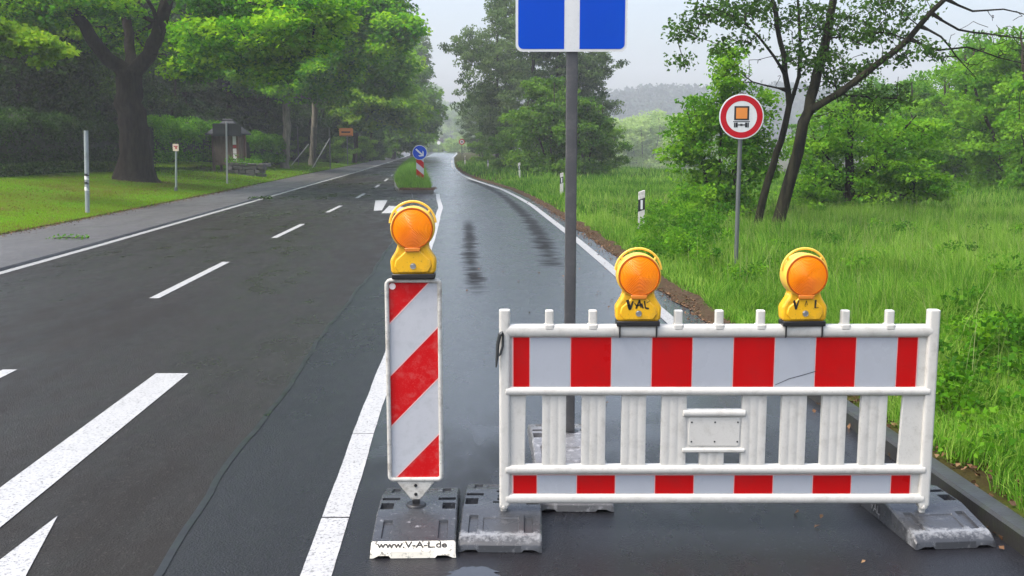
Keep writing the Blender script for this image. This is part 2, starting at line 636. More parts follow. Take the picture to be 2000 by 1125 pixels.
L_MAPLE = leaf_mat("maple_leaf", (.016, .095, .003), (.075, .285, .004), (.235, .460, .008), .5, .10)
L_LIGHT = leaf_mat("pale_young_leaf", (.060, .170, .005), (.140, .290, .010), (.250, .390, .022), .48, .12)
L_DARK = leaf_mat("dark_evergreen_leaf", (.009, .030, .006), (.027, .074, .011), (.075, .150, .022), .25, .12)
L_NEEDLE = leaf_mat("spruce_needle", (.008, .024, .009), (.022, .056, .016), (.066, .115, .028), .15, .12)
L_MID = leaf_mat("woodland_leaf", (.028, .085, .010), (.078, .185, .016), (.160, .310, .030), .4, .12)
L_GREY = leaf_mat("grey_green_leaf", (.030, .062, .020), (.078, .142, .042), (.130, .205, .065), .4, .12)
L_BRIGHT = leaf_mat("bright_leaf", (.028, .110, .006), (.075, .225, .009), (.160, .345, .018), .42, .12)
L_PALE = leaf_mat("mist_pale_leaf", (.100, .190, .050), (.200, .330, .080), (.310, .440, .130), .5, .1)  # mist over the far trees and thicket is mixed into this leaf colour
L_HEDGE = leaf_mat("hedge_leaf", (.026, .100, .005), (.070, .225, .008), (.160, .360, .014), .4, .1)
L_GRASS = leaf_mat("grass_blade", (.022, .078, .006), (.090, .250, .014), (.255, .395, .065), .34, .12)
L_LAWN = leaf_mat("lawn_blade", (.110, .115, .012), (.105, .225, .006), (.125, .330, .005), .4, 0.0)
L_LITTER = leaf_mat("brown_leaf", (.060, .032, .016), (.120, .062, .030), (.200, .120, .060), .1, .3)


def bark(name, a, b, sc=9):
    m, nt, p = nodes_of(name)
    v = coord(nt, (1, 1, .22))
    n1 = noise(nt, sc, 7, .65, v)
    c = ramp(nt, n1, [(.36, a), (.62, b)])
    nt.links.new(c, p.inputs["Base Color"])
    p.inputs["Roughness"].default_value = .85
    p.inputs["Specular IOR Level"].default_value = .08
    bump(nt, p, n1, 1.0, .06)
    return m


BARK_DARK = bark("dark_wet_bark", (.010, .008, .006), (.032, .026, .020))
BARK = bark("brown_bark", (.026, .020, .014), (.070, .056, .040))
BARK_GREY = bark("grey_bark", (.12, .108, .085), (.27, .245, .195))
BARK_MOSS = bark("mossy_bark", (.004, .0035, .003), (.034, .032, .018), 6)

# ------------------------------------------------------------------ the ground and the roads
def ip(tab):
    ys = np.array([q[0] for q in tab], float)
    xs = np.array([q[1] for q in tab], float)
    return lambda Y: np.interp(Y, ys, xs)


R_LINE = ip([(-6, 2.39), (4.7, 1.93), (7.2, 1.82), (10.7, 1.68), (15.6, 1.47), (20, 1.26), (31.2, .62), (36.5, .18), (42.6, -.42), (48.5, -1.25), (55.2, -2.2), (62, -3.02), (69.6, -3.74), (86, -5.0), (104.5, -6.1), (144.9, -8.4), (200, -10.8), (235.5, -12.8), (260, -14.5)])
R_EDGE = lambda Y: R_LINE(Y) + np.interp(Y, [-6, 40, 80, 260], [.40, .36, .25, .3])
L_LINE = ip([(-6, -6.5), (14.5, -7.33), (18.8, -7.55), (26.7, -8.01), (33.7, -8.41), (45.8, -9.11), (69.6, -10.45), (125.5, -13.9), (160, -16.4), (240, -22.5), (260, -24)])
P_IN = lambda Y: L_LINE(Y) - .17
P_OUT = ip([(-6, -9.5), (20.9, -10.3), (24.9, -10.45), (40.3, -11.2), (64.8, -12.75), (94, -14.2), (157, -18.2), (240, -25), (260, -26.5)])
SEAM = ip([(-6, -.98), (4.2, -1.41), (5.6, -1.52), (9.2, -1.72), (17, -2.1), (25, -2.55), (34, -3.2), (38.6, -3.75), (39.2, -3.85)])
I_R = ip([(39.2, -2.98), (45.2, -3.55), (52, -4.2), (64.8, -5.35), (80, -6.9), (104.5, -9.3)])
I_L = ip([(39.2, -4.3), (42.6, -4.85), (51.4, -5.9), (70.9, -7.75), (104.5, -10.2)])
FAR = ip([(104.5, -9.6), (160, -13.2), (240, -18), (260, -19.5)])


def wav(x, y):
    return (np.sin(x * 1.3 + y * .7) + np.sin(x * .5 - y * 1.1 + 2) + np.sin(x * 2.9 + y * 2.3 + 1) * .5) / 2.5


def zr(d, Y):
    """verge and meadow height at d metres outside the right road edge"""
    near = np.clip((11 - Y) / 2.5, 0, 1)
    z = (.02 + .08 * near) * np.clip(d / .12, 0, 1) + .05 * np.clip((d - .2) / 2, 0, 1)
    z = z + .05 * wav(d * 1.1, Y * .9) * np.clip(d / 2, 0, 1)
    fall = np.clip((Y - 47) / 135, 0, 1) * np.clip((d - 6) / 14, 0, 1)
    z = z - 6.6 * fall * fall * (3 - 2 * fall)
    return z + np.clip((Y - 262) / 200, 0, 3) * 6


def zl(d, Y):
    z = .045 * np.clip(d / .1, 0, 1) + .098 * np.clip(d, 0, 7) + .03 * np.clip(d - 7, 0, 40) + .035 * wav(d, Y * .8) * np.clip(d / 2, 0, 1)
    return z + np.clip((Y - 262) / 200, 0, 3) * 6


def ground_z(x, y):
    if x > R_EDGE(y):
        return float(zr(x - R_EDGE(y), y))
    if x < P_OUT(y):
        return float(zl(P_OUT(y) - x, y))
    return 0.0


def grid_mesh(name, rows, mats, parent=None):
    """rows of equal length of points, joined as a sheet"""
    V = np.array(rows, float)
    ny, nx = V.shape[:2]
    idx = np.arange(ny * nx).reshape(ny, nx)
    q = np.stack([idx[:-1, :-1], idx[:-1, 1:], idx[1:, 1:], idx[1:, :-1]], -1).reshape(-1, 4)
    me = mesh_np(name, V.reshape(-1, 3), q, np.full(len(q), 4), mats)
    return link(name, me, parent)


ysamp = np.concatenate([np.arange(-6, 60, .6), np.arange(60, 262, 3), np.arange(262, 800, 20)])
dl = np.array([380, 250, 150, 90, 60, 40, 28, 20, 15, 12, 10, 8.5, 7, 6, 5, 4, 3, 2.2, 1.5, 1, .6, .3, .1, 0.0])
dr = np.array([0, .12, .3, .6, 1, 1.6, 2.4, 3.4, 4.6, 6, 8, 10, 13, 16, 20, 26, 34, 45, 60, 90, 150, 250, 420])
rows = []
for y in ysamp:
    xl, xr = float(P_OUT(y)), float(R_EDGE(y))
    row = [(xl - d, y, float(zl(d, y)) - .01) for d in dl]
    row += [(xl + .05, y, -.04), (xr - .05, y, -.04)]
    row += [(xr + d, y, float(zr(d, y)) - .01) for d in dr]
    rows.append(row)
tag(grid_mesh("ground", rows, GROUND), kind="structure")
# the mown strip between the footpath and the hedges
rows = []
for y in ysamp[ysamp < 170]:
    xl = float(P_OUT(y))
    rows.append([(xl - d, y, float(zl(d, y)) + .004) for d in (8.5, 7, 6, 5, 4, 3, 2.2, 1.5, 1, .6, .3, .1)])
tag(grid_mesh("lawn", rows, LAWN), kind="structure")


def strip(name, fa, fb, ys, z, m, ncol=2, kind="structure"):
    rows = []
    for y in ys:
        a, b = float(fa(y)), float(fb(y))
        rows.append([(a + (b - a) * k / (ncol - 1), y, z) for k in range(ncol)])
    return tag(grid_mesh(name, rows, m), kind=kind)


def yr(a, b, st=1.0):
    n = max(2, int((b - a) / st) + 1)
    return np.linspace(a, b, n)


rng0 = np.random.default_rng(5)
swob = np.cumsum(rng0.normal(0, .012, 500)) * .5
SEAMW = lambda Y: SEAM(Y) + np.interp(Y, np.linspace(-6, 40, 500), swob - np.linspace(0, swob[-1], 500))
# old carriageway: up to the joint, then past the island
strip("road", P_IN, SEAMW, yr(-6, 39.2, .25), 0.0, ASPH_OLD)
strip("road", P_IN, I_L, yr(39.2, 104.5), 0.0, ASPH_OLD)
strip("road", P_IN, FAR, yr(104.5, 262, 2), 0.0, ASPH_OLD)
LS = ip([(-6, -.40), (4.2, -.82), (7.17, -.97), (12, -1.2), (19.8, -1.56), (30, -2.1), (34.7, -2.5), (38.5, -2.78), (39.2, -2.98)])
strip("lane_edge", lambda y: SEAMW(y) + .014, LS, yr(-6, 39.2, .25), 0.0, ASPH_MID)
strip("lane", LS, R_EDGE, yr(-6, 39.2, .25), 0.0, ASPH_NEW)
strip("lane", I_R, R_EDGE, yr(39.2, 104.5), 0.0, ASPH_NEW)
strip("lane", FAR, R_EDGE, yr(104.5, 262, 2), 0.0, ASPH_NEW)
strip("road_joint", lambda y: SEAMW(y) - .012, lambda y: SEAMW(y) + .026, yr(-6, 39, .25), .004, TAR)
rows = []
for k in range(21):                                   # the road swings off to the left beyond the bend
    a = math.radians(90 * k / 20)
    cx, cy = -60.0, 240.0
    rows.append([(cx + (36 + q) * math.cos(a), 262 + (q + 36) * .55 * math.sin(a) - .0, .0) for q in (0, 4, 8, 11.5)])
tag(grid_mesh("road", rows, ASPH_NEW), kind="structure")
# footpath with its sunk edge
rows = []
for y in yr(-6, 262, 1.0):
    a, b = float(P_OUT(y)), float(P_IN(y))
    rows.append([(a - .03, y, .035), (a + .3, y, .05), ((a + b) / 2, y, .055), (b - .03, y, .05), (b, y, .045), (b + .005, y, -.02)])
tag(grid_mesh("footpath", rows, ASPH_PATH), kind="structure")
# markings
def mark(name, fa, fb, ys, z=.005, m=None):
    strip(name, fa, fb, ys, z, m or PAINT)


mark("edge_line", lambda y: L_LINE(y) - .15, lambda y: L_LINE(y) + np.interp(y, [0, 15, 60, 200], [.0, .0, .05, .1]), yr(-6, 200, 1), m=PAINT_OLD)
mark("edge_line", lambda y: R_LINE(y) - .07, lambda y: R_LINE(y) + .07 + np.interp(y, [0, 40, 90, 230], [0, .02, .06, .12]), yr(9.6, 236, .6), m=PAINT_OLD)
swb = np.cumsum(rng0.normal(0, .006, 400)) * .4
LSW = lambda y: LS(y) + np.interp(y, np.linspace(-6, 40, 400), swb - np.linspace(0, swb[-1], 400)) * .6
for a, b in ((-6, 4.9), (4.915, 6.4), (6.41, 9.3), (9.31, 15.0), (15.02, 22), (22.02, 38.6)):
    mark("solid_line", lambda y: LSW(y) - .068, lambda y: LSW(y) + .068, yr(a, b, .08 if b < 16 else .5))
CL = ip([(-6, -3.55), (8.4, -4.16), (12.3, -4.34), (20.4, -4.75), (28.1, -5.07), (35.7, -5.4), (44.6, -5.92), (60, -7.05), (100, -10.6)])
for a, b in ((-3, .6), (4.55, 8.3), (12.27, 16.14), (20.36, 23.93), (28.1, 31.2), (35.7, 39.0), (44.6, 47.5), (52.5, 56), (60.5, 64)):
    mark("dash_line", lambda y: CL(y) - .06, lambda y: CL(y) + .06, yr(a, b, .5))
mark("wide_line", lambda y: -2.42 - .0425 * y - .132, lambda y: -2.42 - .0425 * y + .132, yr(-1.0, 8.16, .5))


def flat_poly(name, pts, z, m):
    mb = MB()
    mb.add([(x, y, z) for x, y in pts], [tuple(range(len(pts)))])
    return tag(mb.build(name, m, smooth=False), kind="structure")


flat_poly("lane_arrow", [(-2.28, 4.93), (-2.30, 4.3), (-2.28, 3.4), (-1.9, 3.4)], .005, PAINT)
A = [(730, 412), (733, 392), (757, 391), (746, 411)]


def gat(px, py):
    t = (py - 562.5) / F
    k = HCAM / (_s + t * _c)
    return ((px - 1000) / F * k, (_c - t * _s) * k)


flat_poly("lane_arrow", [gat(*q) for q in A], .005, PAINT)
flat_poly("lane_arrow", [gat(*q) for q in [(745, 417), (760, 402), (786, 404), (802, 416)]], .005, PAINT)
# kerb along the verge close by
mb = MB()
kp = []
for y in yr(-6, 9.8, 1.0):
    kp.append((float(R_EDGE(y)), y))
sec = [(0, -.03), (0, .085), (.015, .10), (.10, .105), (.115, .09), (.115, -.03)]
vs, fs = [], []
for i, (x, y) in enumerate(kp):
    vs += [(x - .01 + q[0], y, q[1]) for q in sec]
n = len(sec)
for i in range(len(kp) - 1):
    for k in range(n - 1):
        fs.append((i * n + k, i * n + k + 1, (i + 1) * n + k + 1, (i + 1) * n + k))
fs.append(tuple((len(kp) - 1) * n + k for k in range(n)))
mb.add(vs, fs)
KERB_M = pmat("dark_wet_kerb", (.024, .023, .022), .38, dirt=(.03, .04, .015), dirt_amt=.75, dscale=9, var=.3, bmp=.4, bscale=60)
tag(mb.build("kerb", KERB_M), kind="structure")
# bare soil between asphalt and grass
sw = np.random.default_rng(8).normal(0, 1, 300)
SWB = lambda y: np.interp(y, np.linspace(-6, 110, 300), sw)
rows = []
for y in yr(9.6, 80, .35):
    e = float(R_EDGE(y))
    wd = (.17 + .06 * float(SWB(y))) * (1.0 if y < 40 else .8)
    rows.append([(e - .05 - .03 * float(SWB(y + 3)), y, .006), (e + wd * .5, y, .03), (e + max(.12, wd), y, .045 + .02)])
tag(grid_mesh("verge_soil", rows, SOIL), kind="structure")
# the shallow puddle in front of the feet
m_p, ntp, pp = nodes_of("puddle_water")
pp.inputs["Base Color"].default_value = (.02, .021, .024, 1)
pp.inputs["Roughness"].default_value = .02
pp.inputs["Specular IOR Level"].default_value = .8
rgp = random.Random(3)


def blob_poly(cx, cy, rx, ry, n=26, j=.25):
    out = []
    for k in range(n):
        a = 2 * math.pi * k / n
        r = 1 + j * (rgp.random() - .5) * 2
        out.append((cx + rx * r * math.cos(a), cy + ry * r * math.sin(a)))
    return out


flat_poly("puddle", [(x + .012 * math.sin(y * 170) + .008 * math.sin(x * 260), y + .010 * math.sin(x * 140 + 1)) for x, y in blob_poly(-.165, 4.215, .105, .095, n=90, j=.06)], .003, m_p)

# traffic island
ISL = [(float(I_L(y)), y) for y in (39.3, 40.0, 42.6, 47, 52, 60, 71, 85, 104)] + [(float(I_R(y)), y) for y in (104, 85, 71, 60, 52, 45.2, 42, 40, 39.3)]
KERB_L = pmat("pale_kerb_stone", (.17, .165, .15), .55, dirt=(.12, .11, .09), dirt_amt=.6, dscale=4, var=.15)
mb = MB()
mb.zprism(ISL, -.02, .11)
tag(mb.build("island_kerb", KERB_L), kind="structure")
cxs = [(x + (.12 if i < 9 else -.12), y + (.12 if y < 40 else 0)) for i, (x, y) in enumerate(ISL)]
mb = MB()
mb.zprism(cxs, .05, .135)
tag(mb.build("island_soil", SOIL), kind="structure")


# ------------------------------------------------------------------ foot plates
def foot_plate(name, label, group, loc, rotz, mats, lip=False, slots="handles"):
    """rubber foot plate 0.38 x 0.82 m; its near end lies at local y = 0"""
    W, L = .192, .82
    rec = []
    for y0, y1 in ((.07, .225), (L - .225, L - .07)):
        rec += [(-.152, -.108, y0, y1, .012), (.108, .152, y0, y1, .012)]
        if not lip or y0 > .3:
            rec += [(-.084, .084, y0 + .01, y1 - .02, .005)]
    for sx in (-1, 1):
        a, b = sorted((sx * .118, sx * .181))
        rec.append((a, b, .335, .42, .085))
        a, b = sorted((sx * .095, sx * .181))
        rec.append((a, b, .46, .495, .05))
    if slots != "handles":
        rec += [(-.03, .03, .51, .535, .06), (-.025, .03, .445, .468, .06), (-.025, .035, .395, .425, .06), (-.045, -.003, .355, .378, .06)]
    else:
        rec += [(-.022, .022, .40, .44, .06)]
    bx, by = {-W, -W + .007, W - .007, W, 0.0}, {0.0, .005, .046, .05, .26, .30, .55, .59, L - .05, L - .046, L - .005, L}
    e = .0035
    for x0, x1, y0, y1, d in rec:
        bx |= {x0, x0 + e, x1 - e, x1}
        by |= {y0, y0 + e, y1 - e, y1}
    bx, by = sorted(bx), sorted(by)
    py_ = [0, .005, .046, .26, .30, .55, .59, L - .046, L - .005, L]
    pz_ = [.032, .038, .062, .100, .108, .108, .100, .062, .038, .032]

    def hz(x, y):
        z = float(np.interp(y, py_, pz_))
        if abs(x) > W - .003:
            z -= .008
        for x0, x1, y0, y1, d in rec:
            if x0 + e * .5 < x < x1 - e * .5 and y0 + e * .5 < y < y1 - e * .5:
                z -= d
        return z
    V, fcs, mi = [], [], []
    nx, ny = len(bx), len(by)
    for y in by:
        for x in bx:
            V.append((x, y, hz(x, y)))
    for j in range(ny - 1):
        for i in range(nx - 1):
            fcs.append((j * nx + i, j * nx + i + 1, (j + 1) * nx + i + 1, (j + 1) * nx + i))
            mi.append(1 if (lip and by[j + 1] < .0495) else 0)
    per = [(i, 0) for i in range(nx)] + [(nx - 1, j) for j in range(1, ny)] + [(i, ny - 1) for i in range(nx - 2, -1, -1)] + [(0, j) for j in range(ny - 2, 0, -1)]
    base = len(V)
    for i, j in per:
        notch = .012 if (j in (0, ny - 1) and abs(abs(bx[i]) - .13) < .03) else 0.0
        V.append((bx[i] * 1.012, by[j] - (.006 if j == 0 else 0) + (.006 if j == ny - 1 else 0), .002 + notch))
    for k, (i, j) in enumerate(per):
        k2 = (k + 1) % len(per)
        i2, j2 = per[k2]
        fcs.append((base + k, base + k2, j2 * nx + i2, j * nx + i))
        mi.append(1 if (lip and j == 0 and j2 == 0) else 0)
    me = bpy.data.meshes.new("block")
    me.from_pydata(V, [], fcs)
    for m in mats:
        me.materials.append(m)
    me.polygons.foreach_set("material_index", mi)
    me.set_sharp_from_angle(angle=math.radians(28))
    r = thing(name, label, "foot plate", loc, rotz, group)
    link("block", me, r)
    for sx in (-1, 1):
        mb = MB()
        mb.tube([(sx * .112, .405, .072), (sx * .187, .405, .072)], .010, 10)
        mb.build("carry_bar", STEEL, r)
    return r


FPG = "rubber foot plates under the barrier, beacon and signs"
f1 = foot_plate("foot_plate", "dark rubber foot plate with white lettered lip under the striped beacon", FPG, (-.447, 4.41, 0), math.radians(1.5), [RUB, LIP_WHITE], lip=True)


def lettering(name, body, size, m, parent, loc, rot, xs=1.0, ext=.0006, align='CENTER'):
    cu = bpy.data.curves.new(name, 'FONT')
    cu.body = body
    cu.size = size
    cu.extrude = ext
    cu.offset = size * .022
    cu.align_x = align
    cu.align_y = 'CENTER'
    cu.materials.append(m)
    tmp = bpy.data.objects.new("tmp", cu)
    COL.objects.link(tmp)
    dg = bpy.context.evaluated_depsgraph_get()
    me = bpy.data.meshes.new_from_object(tmp.evaluated_get(dg))
    me.name = name
    bpy.data.objects.remove(tmp)
    o = bpy.data.objects.new(name, me)
    COL.objects.link(o)
    o.parent = parent
    o.location = loc
    o.rotation_euler = rot
    o.scale = (xs, 1, 1)
    return o


lettering("lettering", "www.V-A-L.de", .048, BLACK_INK, f1, (-.005, .0245, .0520), (math.radians(30.3), 0, 0), 1.10)
f2 = foot_plate("foot_plate", "scuffed grey rubber foot plate under the left end of the barrier", FPG, (-.055, 4.475, 0), math.radians(-1.0), [RUB_SCUFF, LIP_WHITE], slots="slots")
f3 = foot_plate("foot_plate", "black rubber foot plate beside the kerb under the right end of the barrier", FPG, (2.05, 4.52, 0), math.radians(5), [RUB_SCUFF, LIP_WHITE], slots="slots")
lettering("lettering", "VAL", .06, RUB_PALE, f3, (-.1985, .42, .048), (math.radians(90), 0, math.radians(-90)), 1.0)
f4 = foot_plate("foot_plate", "lower of the two foot plates stacked under the blue sign pole", FPG, (.325, 5.00, 0), math.radians(-1), [RUB_PALE, LIP_WHITE])
f5 = foot_plate("foot_plate", "pale worn foot plate on top of the stack under the blue sign pole", FPG, (.315, 5.26, .110), math.radians(2), [RUB_PALE, LIP_WHITE])

# ------------------------------------------------------------------ striped beacon panel
r = thing("beacon", "red and white striped traffic beacon panel carrying a yellow lamp beside the barrier", "traffic beacon", (-.467, 4.80, 0), math.radians(.5))
Wb, z0, z1 = .1345, .232, 1.222
mb = MB()
outer = rrect(-Wb, Wb, z0, z1, .028)
inner = rrect(-Wb + .020, Wb - .020, z0 + .020, z1 - .018, .010)
n = len(outer)
for ya, yb in ((-.022, .022),):
    vs = [(x, ya, z) for x, z in outer] + [(x, ya, z) for x, z in inner] + [(x, yb, z) for x, z in outer] + [(x, yb, z) for x, z in inner]
    fs = []
    for i in range(n):
        j = (i + 1) % n
        fs += [(i, j, n + j, n + i), (2 * n + i, 3 * n + i, 3 * n + j, 2 * n + j), (i, 2 * n + i, 2 * n + j, j), (n + i, n + j, 3 * n + j, 3 * n + i)]
    mb.add(vs, fs)
mb.build("frame", WHITE_PL2, r, bevel=.008, seg=3)
# face: stripes clipped to the sheet
x0, x1, sz0, sz1 = -.118, .118, z0 + .014, z1 - .014


def clip_poly(poly, fn):
    out = []
    for i in range(len(poly)):
        a, b = poly[i], poly[(i + 1) % len(poly)]
        fa, fb = fn(a), fn(b)
        if fa >= 0:
            out.append(a)
        if fa * fb < 0:
            t = fa / (fa - fb)
            out.append((a[0] + (b[0] - a[0]) * t, a[1] + (b[1] - a[1]) * t))
    return out


mb = MB()
cuts = [9, .757, .505, .255, -.018, -9]
for k in range(5):
    hi, lo = cuts[k], cuts[k + 1]
    poly = [(x0, sz0), (x1, sz0), (x1, sz1), (x0, sz1)]
    poly = clip_poly(poly, lambda q: (sz0 + hi + (q[0] - x0) * 1.03) - q[1])
    poly = clip_poly(poly, lambda q: q[1] - (sz0 + lo + (q[0] - x0) * 1.03)) if poly else poly
    if len(poly) > 2:
        mb.prism(poly, -.008, .008, 0 if k % 2 == 0 else 1)
mb.build("striped_face", [SHEET_R2, SHEET_W2], r, smooth=False)
mb = MB()
for z in (.505, .255, -.018):
    pass
for zc in (.757, .505, .255, -.018):
    a = (x0 + .002, sz0 + zc + .002)
    b = (x1 - .002, sz0 + zc + (x1 - x0 - .004) * 1.03 + .002)
    if zc > .7:
        b = (x0 + (sz1 - sz0 - zc - .004) / 1.03, sz1 - .002)
    if zc < 0:
        a = (x0 + .022, sz0 + .004)
    d = Vector((b[0] - a[0], b[1] - a[1])).normalized()
    nx_, nz_ = -d.y * .0028, d.x * .0028
    mb.add([(a[0] - nx_, -.0092, a[1] - nz_), (b[0] - nx_, -.0092, b[1] - nz_), (b[0] + nx_, -.0092, b[1] + nz_), (a[0] + nx_, -.0092, a[1] + nz_)], [(0, 1, 2, 3)])
mb.build("stripe_edge", PINK, r, smooth=False)
mb = MB()
mb.lathe([(0, -.0125), (.0150, -.0125), (.0155, -.009), (.0155, -.007)], (-.098, 0, 1.186), n=24)
mb.build("round_sticker", pmat("sticker", (.74, .62, .60), .4), r)
mb = MB()
mb.prism([(-.095, z0 + .002), (-.030, .150), (-.022, .140), (.022, .140), (.030, .150), (.095, z0 + .002)], -.016, .016)
mb.build("foot_bracket", WHITE_PL2, r, bevel=.005)
for z in (.212, .168):
    mb = MB()
    mb.lathe([(0, -.019), (.0075, -.019), (.0085, -.015)], (0, 0, z), n=14)
    mb.build("bolt", BLACK_PL, r)
mb = MB()
mb.box(-.018, .018, -.018, .018, .085, .142)
mb.lathe([(.046, .101), (.05, .108), (.044, .118), (.024, .121), (0, .121)], (0, 0, 0), axis='z', n=24)
mb.build("foot_pin", BLACK_PL, r, bevel=.003)


# ------------------------------------------------------------------ warning lamps
LENS_RIM = pmat("dark_amber_rim", (.50, .085, .002), .35)


def warning_lamp(label, loc, rotz, bracket, scrawl=None, tilt=0.0):
    r = thing("warning_lamp", label, "warning lamp", loc, rotz, "yellow warning lamps")
    r.rotation_euler = (0, tilt, rotz)
    cz, R = .238, .1015
    poly = []
    right = [(.088, .022), (.104, .030), (.107, .085), (.103, .098), (.080, .134), (.074, .152)]
    a0 = math.atan2(.166 - cz, .066)
    arc = []
    for k in range(21):
        a = a0 + (math.pi - 2 * a0) * k / 20
        arc.append((R * 1.01 * math.cos(a), cz + R * 1.01 * math.sin(a)))
    poly = right + arc + [(-x, z) for x, z in reversed(right)]
    mb = MB()
    mb.prism(poly, -.036, .036)
    mb.build("housing", YELLOW, r, bevel=.012, seg=3)
    mb = MB()   # raised front of the battery box with its rounded shoulders
    mb.prism([(-.07, .03), (.07, .03), (.088, .06), (.080, .092), (.050, .118), (.028, .142), (-.028, .142), (-.050, .118), (-.080, .092), (-.088, .06)], -.043, -.030)
    mb.build("battery_cover", YELLOW, r, bevel=.010, seg=3)
    for s in (-1, 1):
        mb = MB()
        prof = [(0.0, -.058 * s)]
        for k in range(1, 29):
            q = k / 28
            prof.append((.0895 * q, s * (-.060 + .012 * q * q + (.0022 if k % 2 else 0))))
        prof.append((.0900, s * -.030))
        mb.lathe(prof, (0, 0, cz), n=64)
        ln = mb.build("lens", AMBER, r, angle=25)
        mb = MB()
        mb.lathe([(.0888, s * -.045), (.0905, s * -.0492), (.0950, s * -.0488), (.0968, s * -.040)], (0, 0, cz), n=64)
        mb.build("lens_rim", LENS_RIM, ln)
    mb = MB()
    mb.lathe([(.0962, -.038), (.0975, -.0470), (.0998, -.0460), (.1022, -.038), (.1030, 0), (.1022, .038), (.0998, .0460), (.0975, .0470), (.0962, .038)], (0, 0, cz), n=64)
    ring = mb.build("lens_ring", YELLOW_L, r, angle=50)
    mb = MB()   # catch under the lens
    mb.prism([(-.034, cz - .108), (.034, cz - .108), (.038, cz - .090), (-.038, cz - .090)], -.052, -.036)
    mb.build("lens_catch", pmat("orange_catch", (.62, .19, .02), .4), r, bevel=.003)
    mb = MB()
    pts = []
    for k in range(25):
        a = math.radians(4 + 172 * k / 24)
        pts.append((.1075 * math.cos(a), 0, cz + .016 + .108 * math.sin(a)))
    mb.tube(pts, .0056, 10)
    for s in (-1, 1):
        mb.tube([(s * .074, 0, cz + .070), (s * .083, 0, cz + .085)], .006, 8)
    mb.build("handle", YELLOW_L, r)
    mb = MB()
    mb.box(-.101, .101, -.040, .040, .0, .024)
    mb.build("base", BLACK_PL, r, bevel=.004)
    mb = MB()
    mb.lathe([(0, -.0475), (.010, -.0475), (.0115, -.046), (.0135, -.047), (.0145, -.043), (.0145, -.040)], (0, 0, .062), n=24)
    mb.build("lock_screw", STEEL, r)
    if bracket:
        for sx in (-.086, .086):
            mb = MB()
            mb.tube([(sx, -.030, -.052), (sx, -.036, -.048), (sx, -.036, .004), (sx, .036, .004), (sx, .036, -.048)], .0042, 8)
            mb.build("bracket", BLACK_PL, r)
    if scrawl:
        mb = MB()
        for pts, wd in scrawl:
            for (ax, az), (bx_, bz) in zip(pts[:-1], pts[1:]):
                a, b = Vector((ax, az)), Vector((bx_, bz))
                d = (b - a).normalized()
                nn = Vector((-d.y, d.x)) * wd
                a, b = a - d * wd * .4, b + d * wd * .4
                mb.add([(a.x - nn.x, -.0445, a.y - nn.y), (b.x - nn.x * .7, -.0445, b.y - nn.y * .7), (b.x + nn.x * .7, -.0445, b.y + nn.y * .7), (a.x + nn.x, -.0445, a.y + nn.y)], [(0, 1, 2, 3)])
        mb.build("lettering", BLACK_INK, r, smooth=False)
    return r


warning_lamp("yellow warning lamp with amber lens on top of the striped beacon panel", (-.463, 4.80, 1.224), math.radians(.5), False, tilt=math.radians(-.5))
V1 = [([(-.053, .124), (-.047, .100), (-.042, .082)], .0075), ([(-.040, .083), (-.028, .118)], .0055), ([(-.012, .086), (.002, .124), (.010, .092)], .0042), ([(-.010, .100), (.006, .102)], .004),
      ([(.012, .108), (.020, .088)], .0045), ([(.026, .120), (.030, .090)], .0038), ([(.032, .088), (.046, .086)], .0042), ([(.036, .112), (.052, .122)], .0015), ([(-.020, .112), (-.008, .090)], .0025)]
V2 = [([(-.056, .122), (-.046, .084)], .0062), ([(-.046, .084), (-.034, .124)], .0042), ([(-.004, .102), (.002, .122), (.007, .102)], .0016), ([(-.005, .098), (.001, .096)], .0014), ([(.046, .124), (.044, .090)], .0048), ([(.044, .088), (.060, .089)], .0022)]
BX, BY = -.0605, 4.75


def bxp(px):
    return BX + (px - 975) * .002405


def bzp(py):
    return 1.0805 - (py - 605) * .0025


warning_lamp("yellow warning lamp scrawled with thick black letters, on the barrier nearer the sign pole", (bxp(1245.5), BY, bzp(634)), 0, True, V1)
warning_lamp("yellow warning lamp with faint black letters, on the barrier nearer its right end", (bxp(1567.5), BY, bzp(634)), math.radians(3), True, V2)

# ------------------------------------------------------------------ barrier
r = thing("barrier", "white plastic road barrier with red and white bands standing across the lane", "barrier", (BX, BY, 0))


def lx(px):
    return (px - 975) * .002405


mb = MB()
XR = 2.068
# end posts
for a, b in ((0, .052), (XR - .054, XR)):
    mb.zprism(rrect(a, b, -.026, .026, .013, 4), .128, 1.082)
# rails: upper, below the wide band, above the narrow band, lowest
def rail(z0, z1, a=.03, b=XR - .03, y=.027):
    c, h = (z0 + z1) / 2, (z1 - z0) / 2
    pr = []
    for k in range(16):
        an = 2 * math.pi * k / 16
        pr.append((y * math.copysign(abs(math.cos(an)) ** .7, math.cos(an)), c + h * math.copysign(abs(math.sin(an)) ** .7, math.sin(an))))
    vs = [(a, q[0], q[1]) for q in pr] + [(b, q[0], q[1]) for q in pr]
    n = 16
    fs = [tuple(range(n - 1, -1, -1)), tuple(range(n, 2 * n))] + [(i, (i + 1) % n, n + (i + 1) % n, n + i) for i in range(n)]
    mb.add(vs, fs)


rail(bzp(657), bzp(632))
rail(bzp(769), bzp(752), y=.031)
rail(bzp(923), bzp(905), y=.031)
rail(bzp(982), bzp(962), y=.029)
# webs that carry the bands and close the field at both ends
mb.box(.03, XR - .03, -.008, .012, bzp(757), bzp(650))
mb.box(.03, XR - .03, -.008, .012, bzp(970), bzp(918))
mb.prism([(.045, bzp(912)), (lx(1026), bzp(912)), (lx(1028), bzp(762)), (.045, bzp(762))], -.011, .011)
mb.prism([(lx(1768), bzp(912)), (XR - .045, bzp(912)), (XR - .045, bzp(762)), (lx(1772), bzp(762))], -.011, .011)
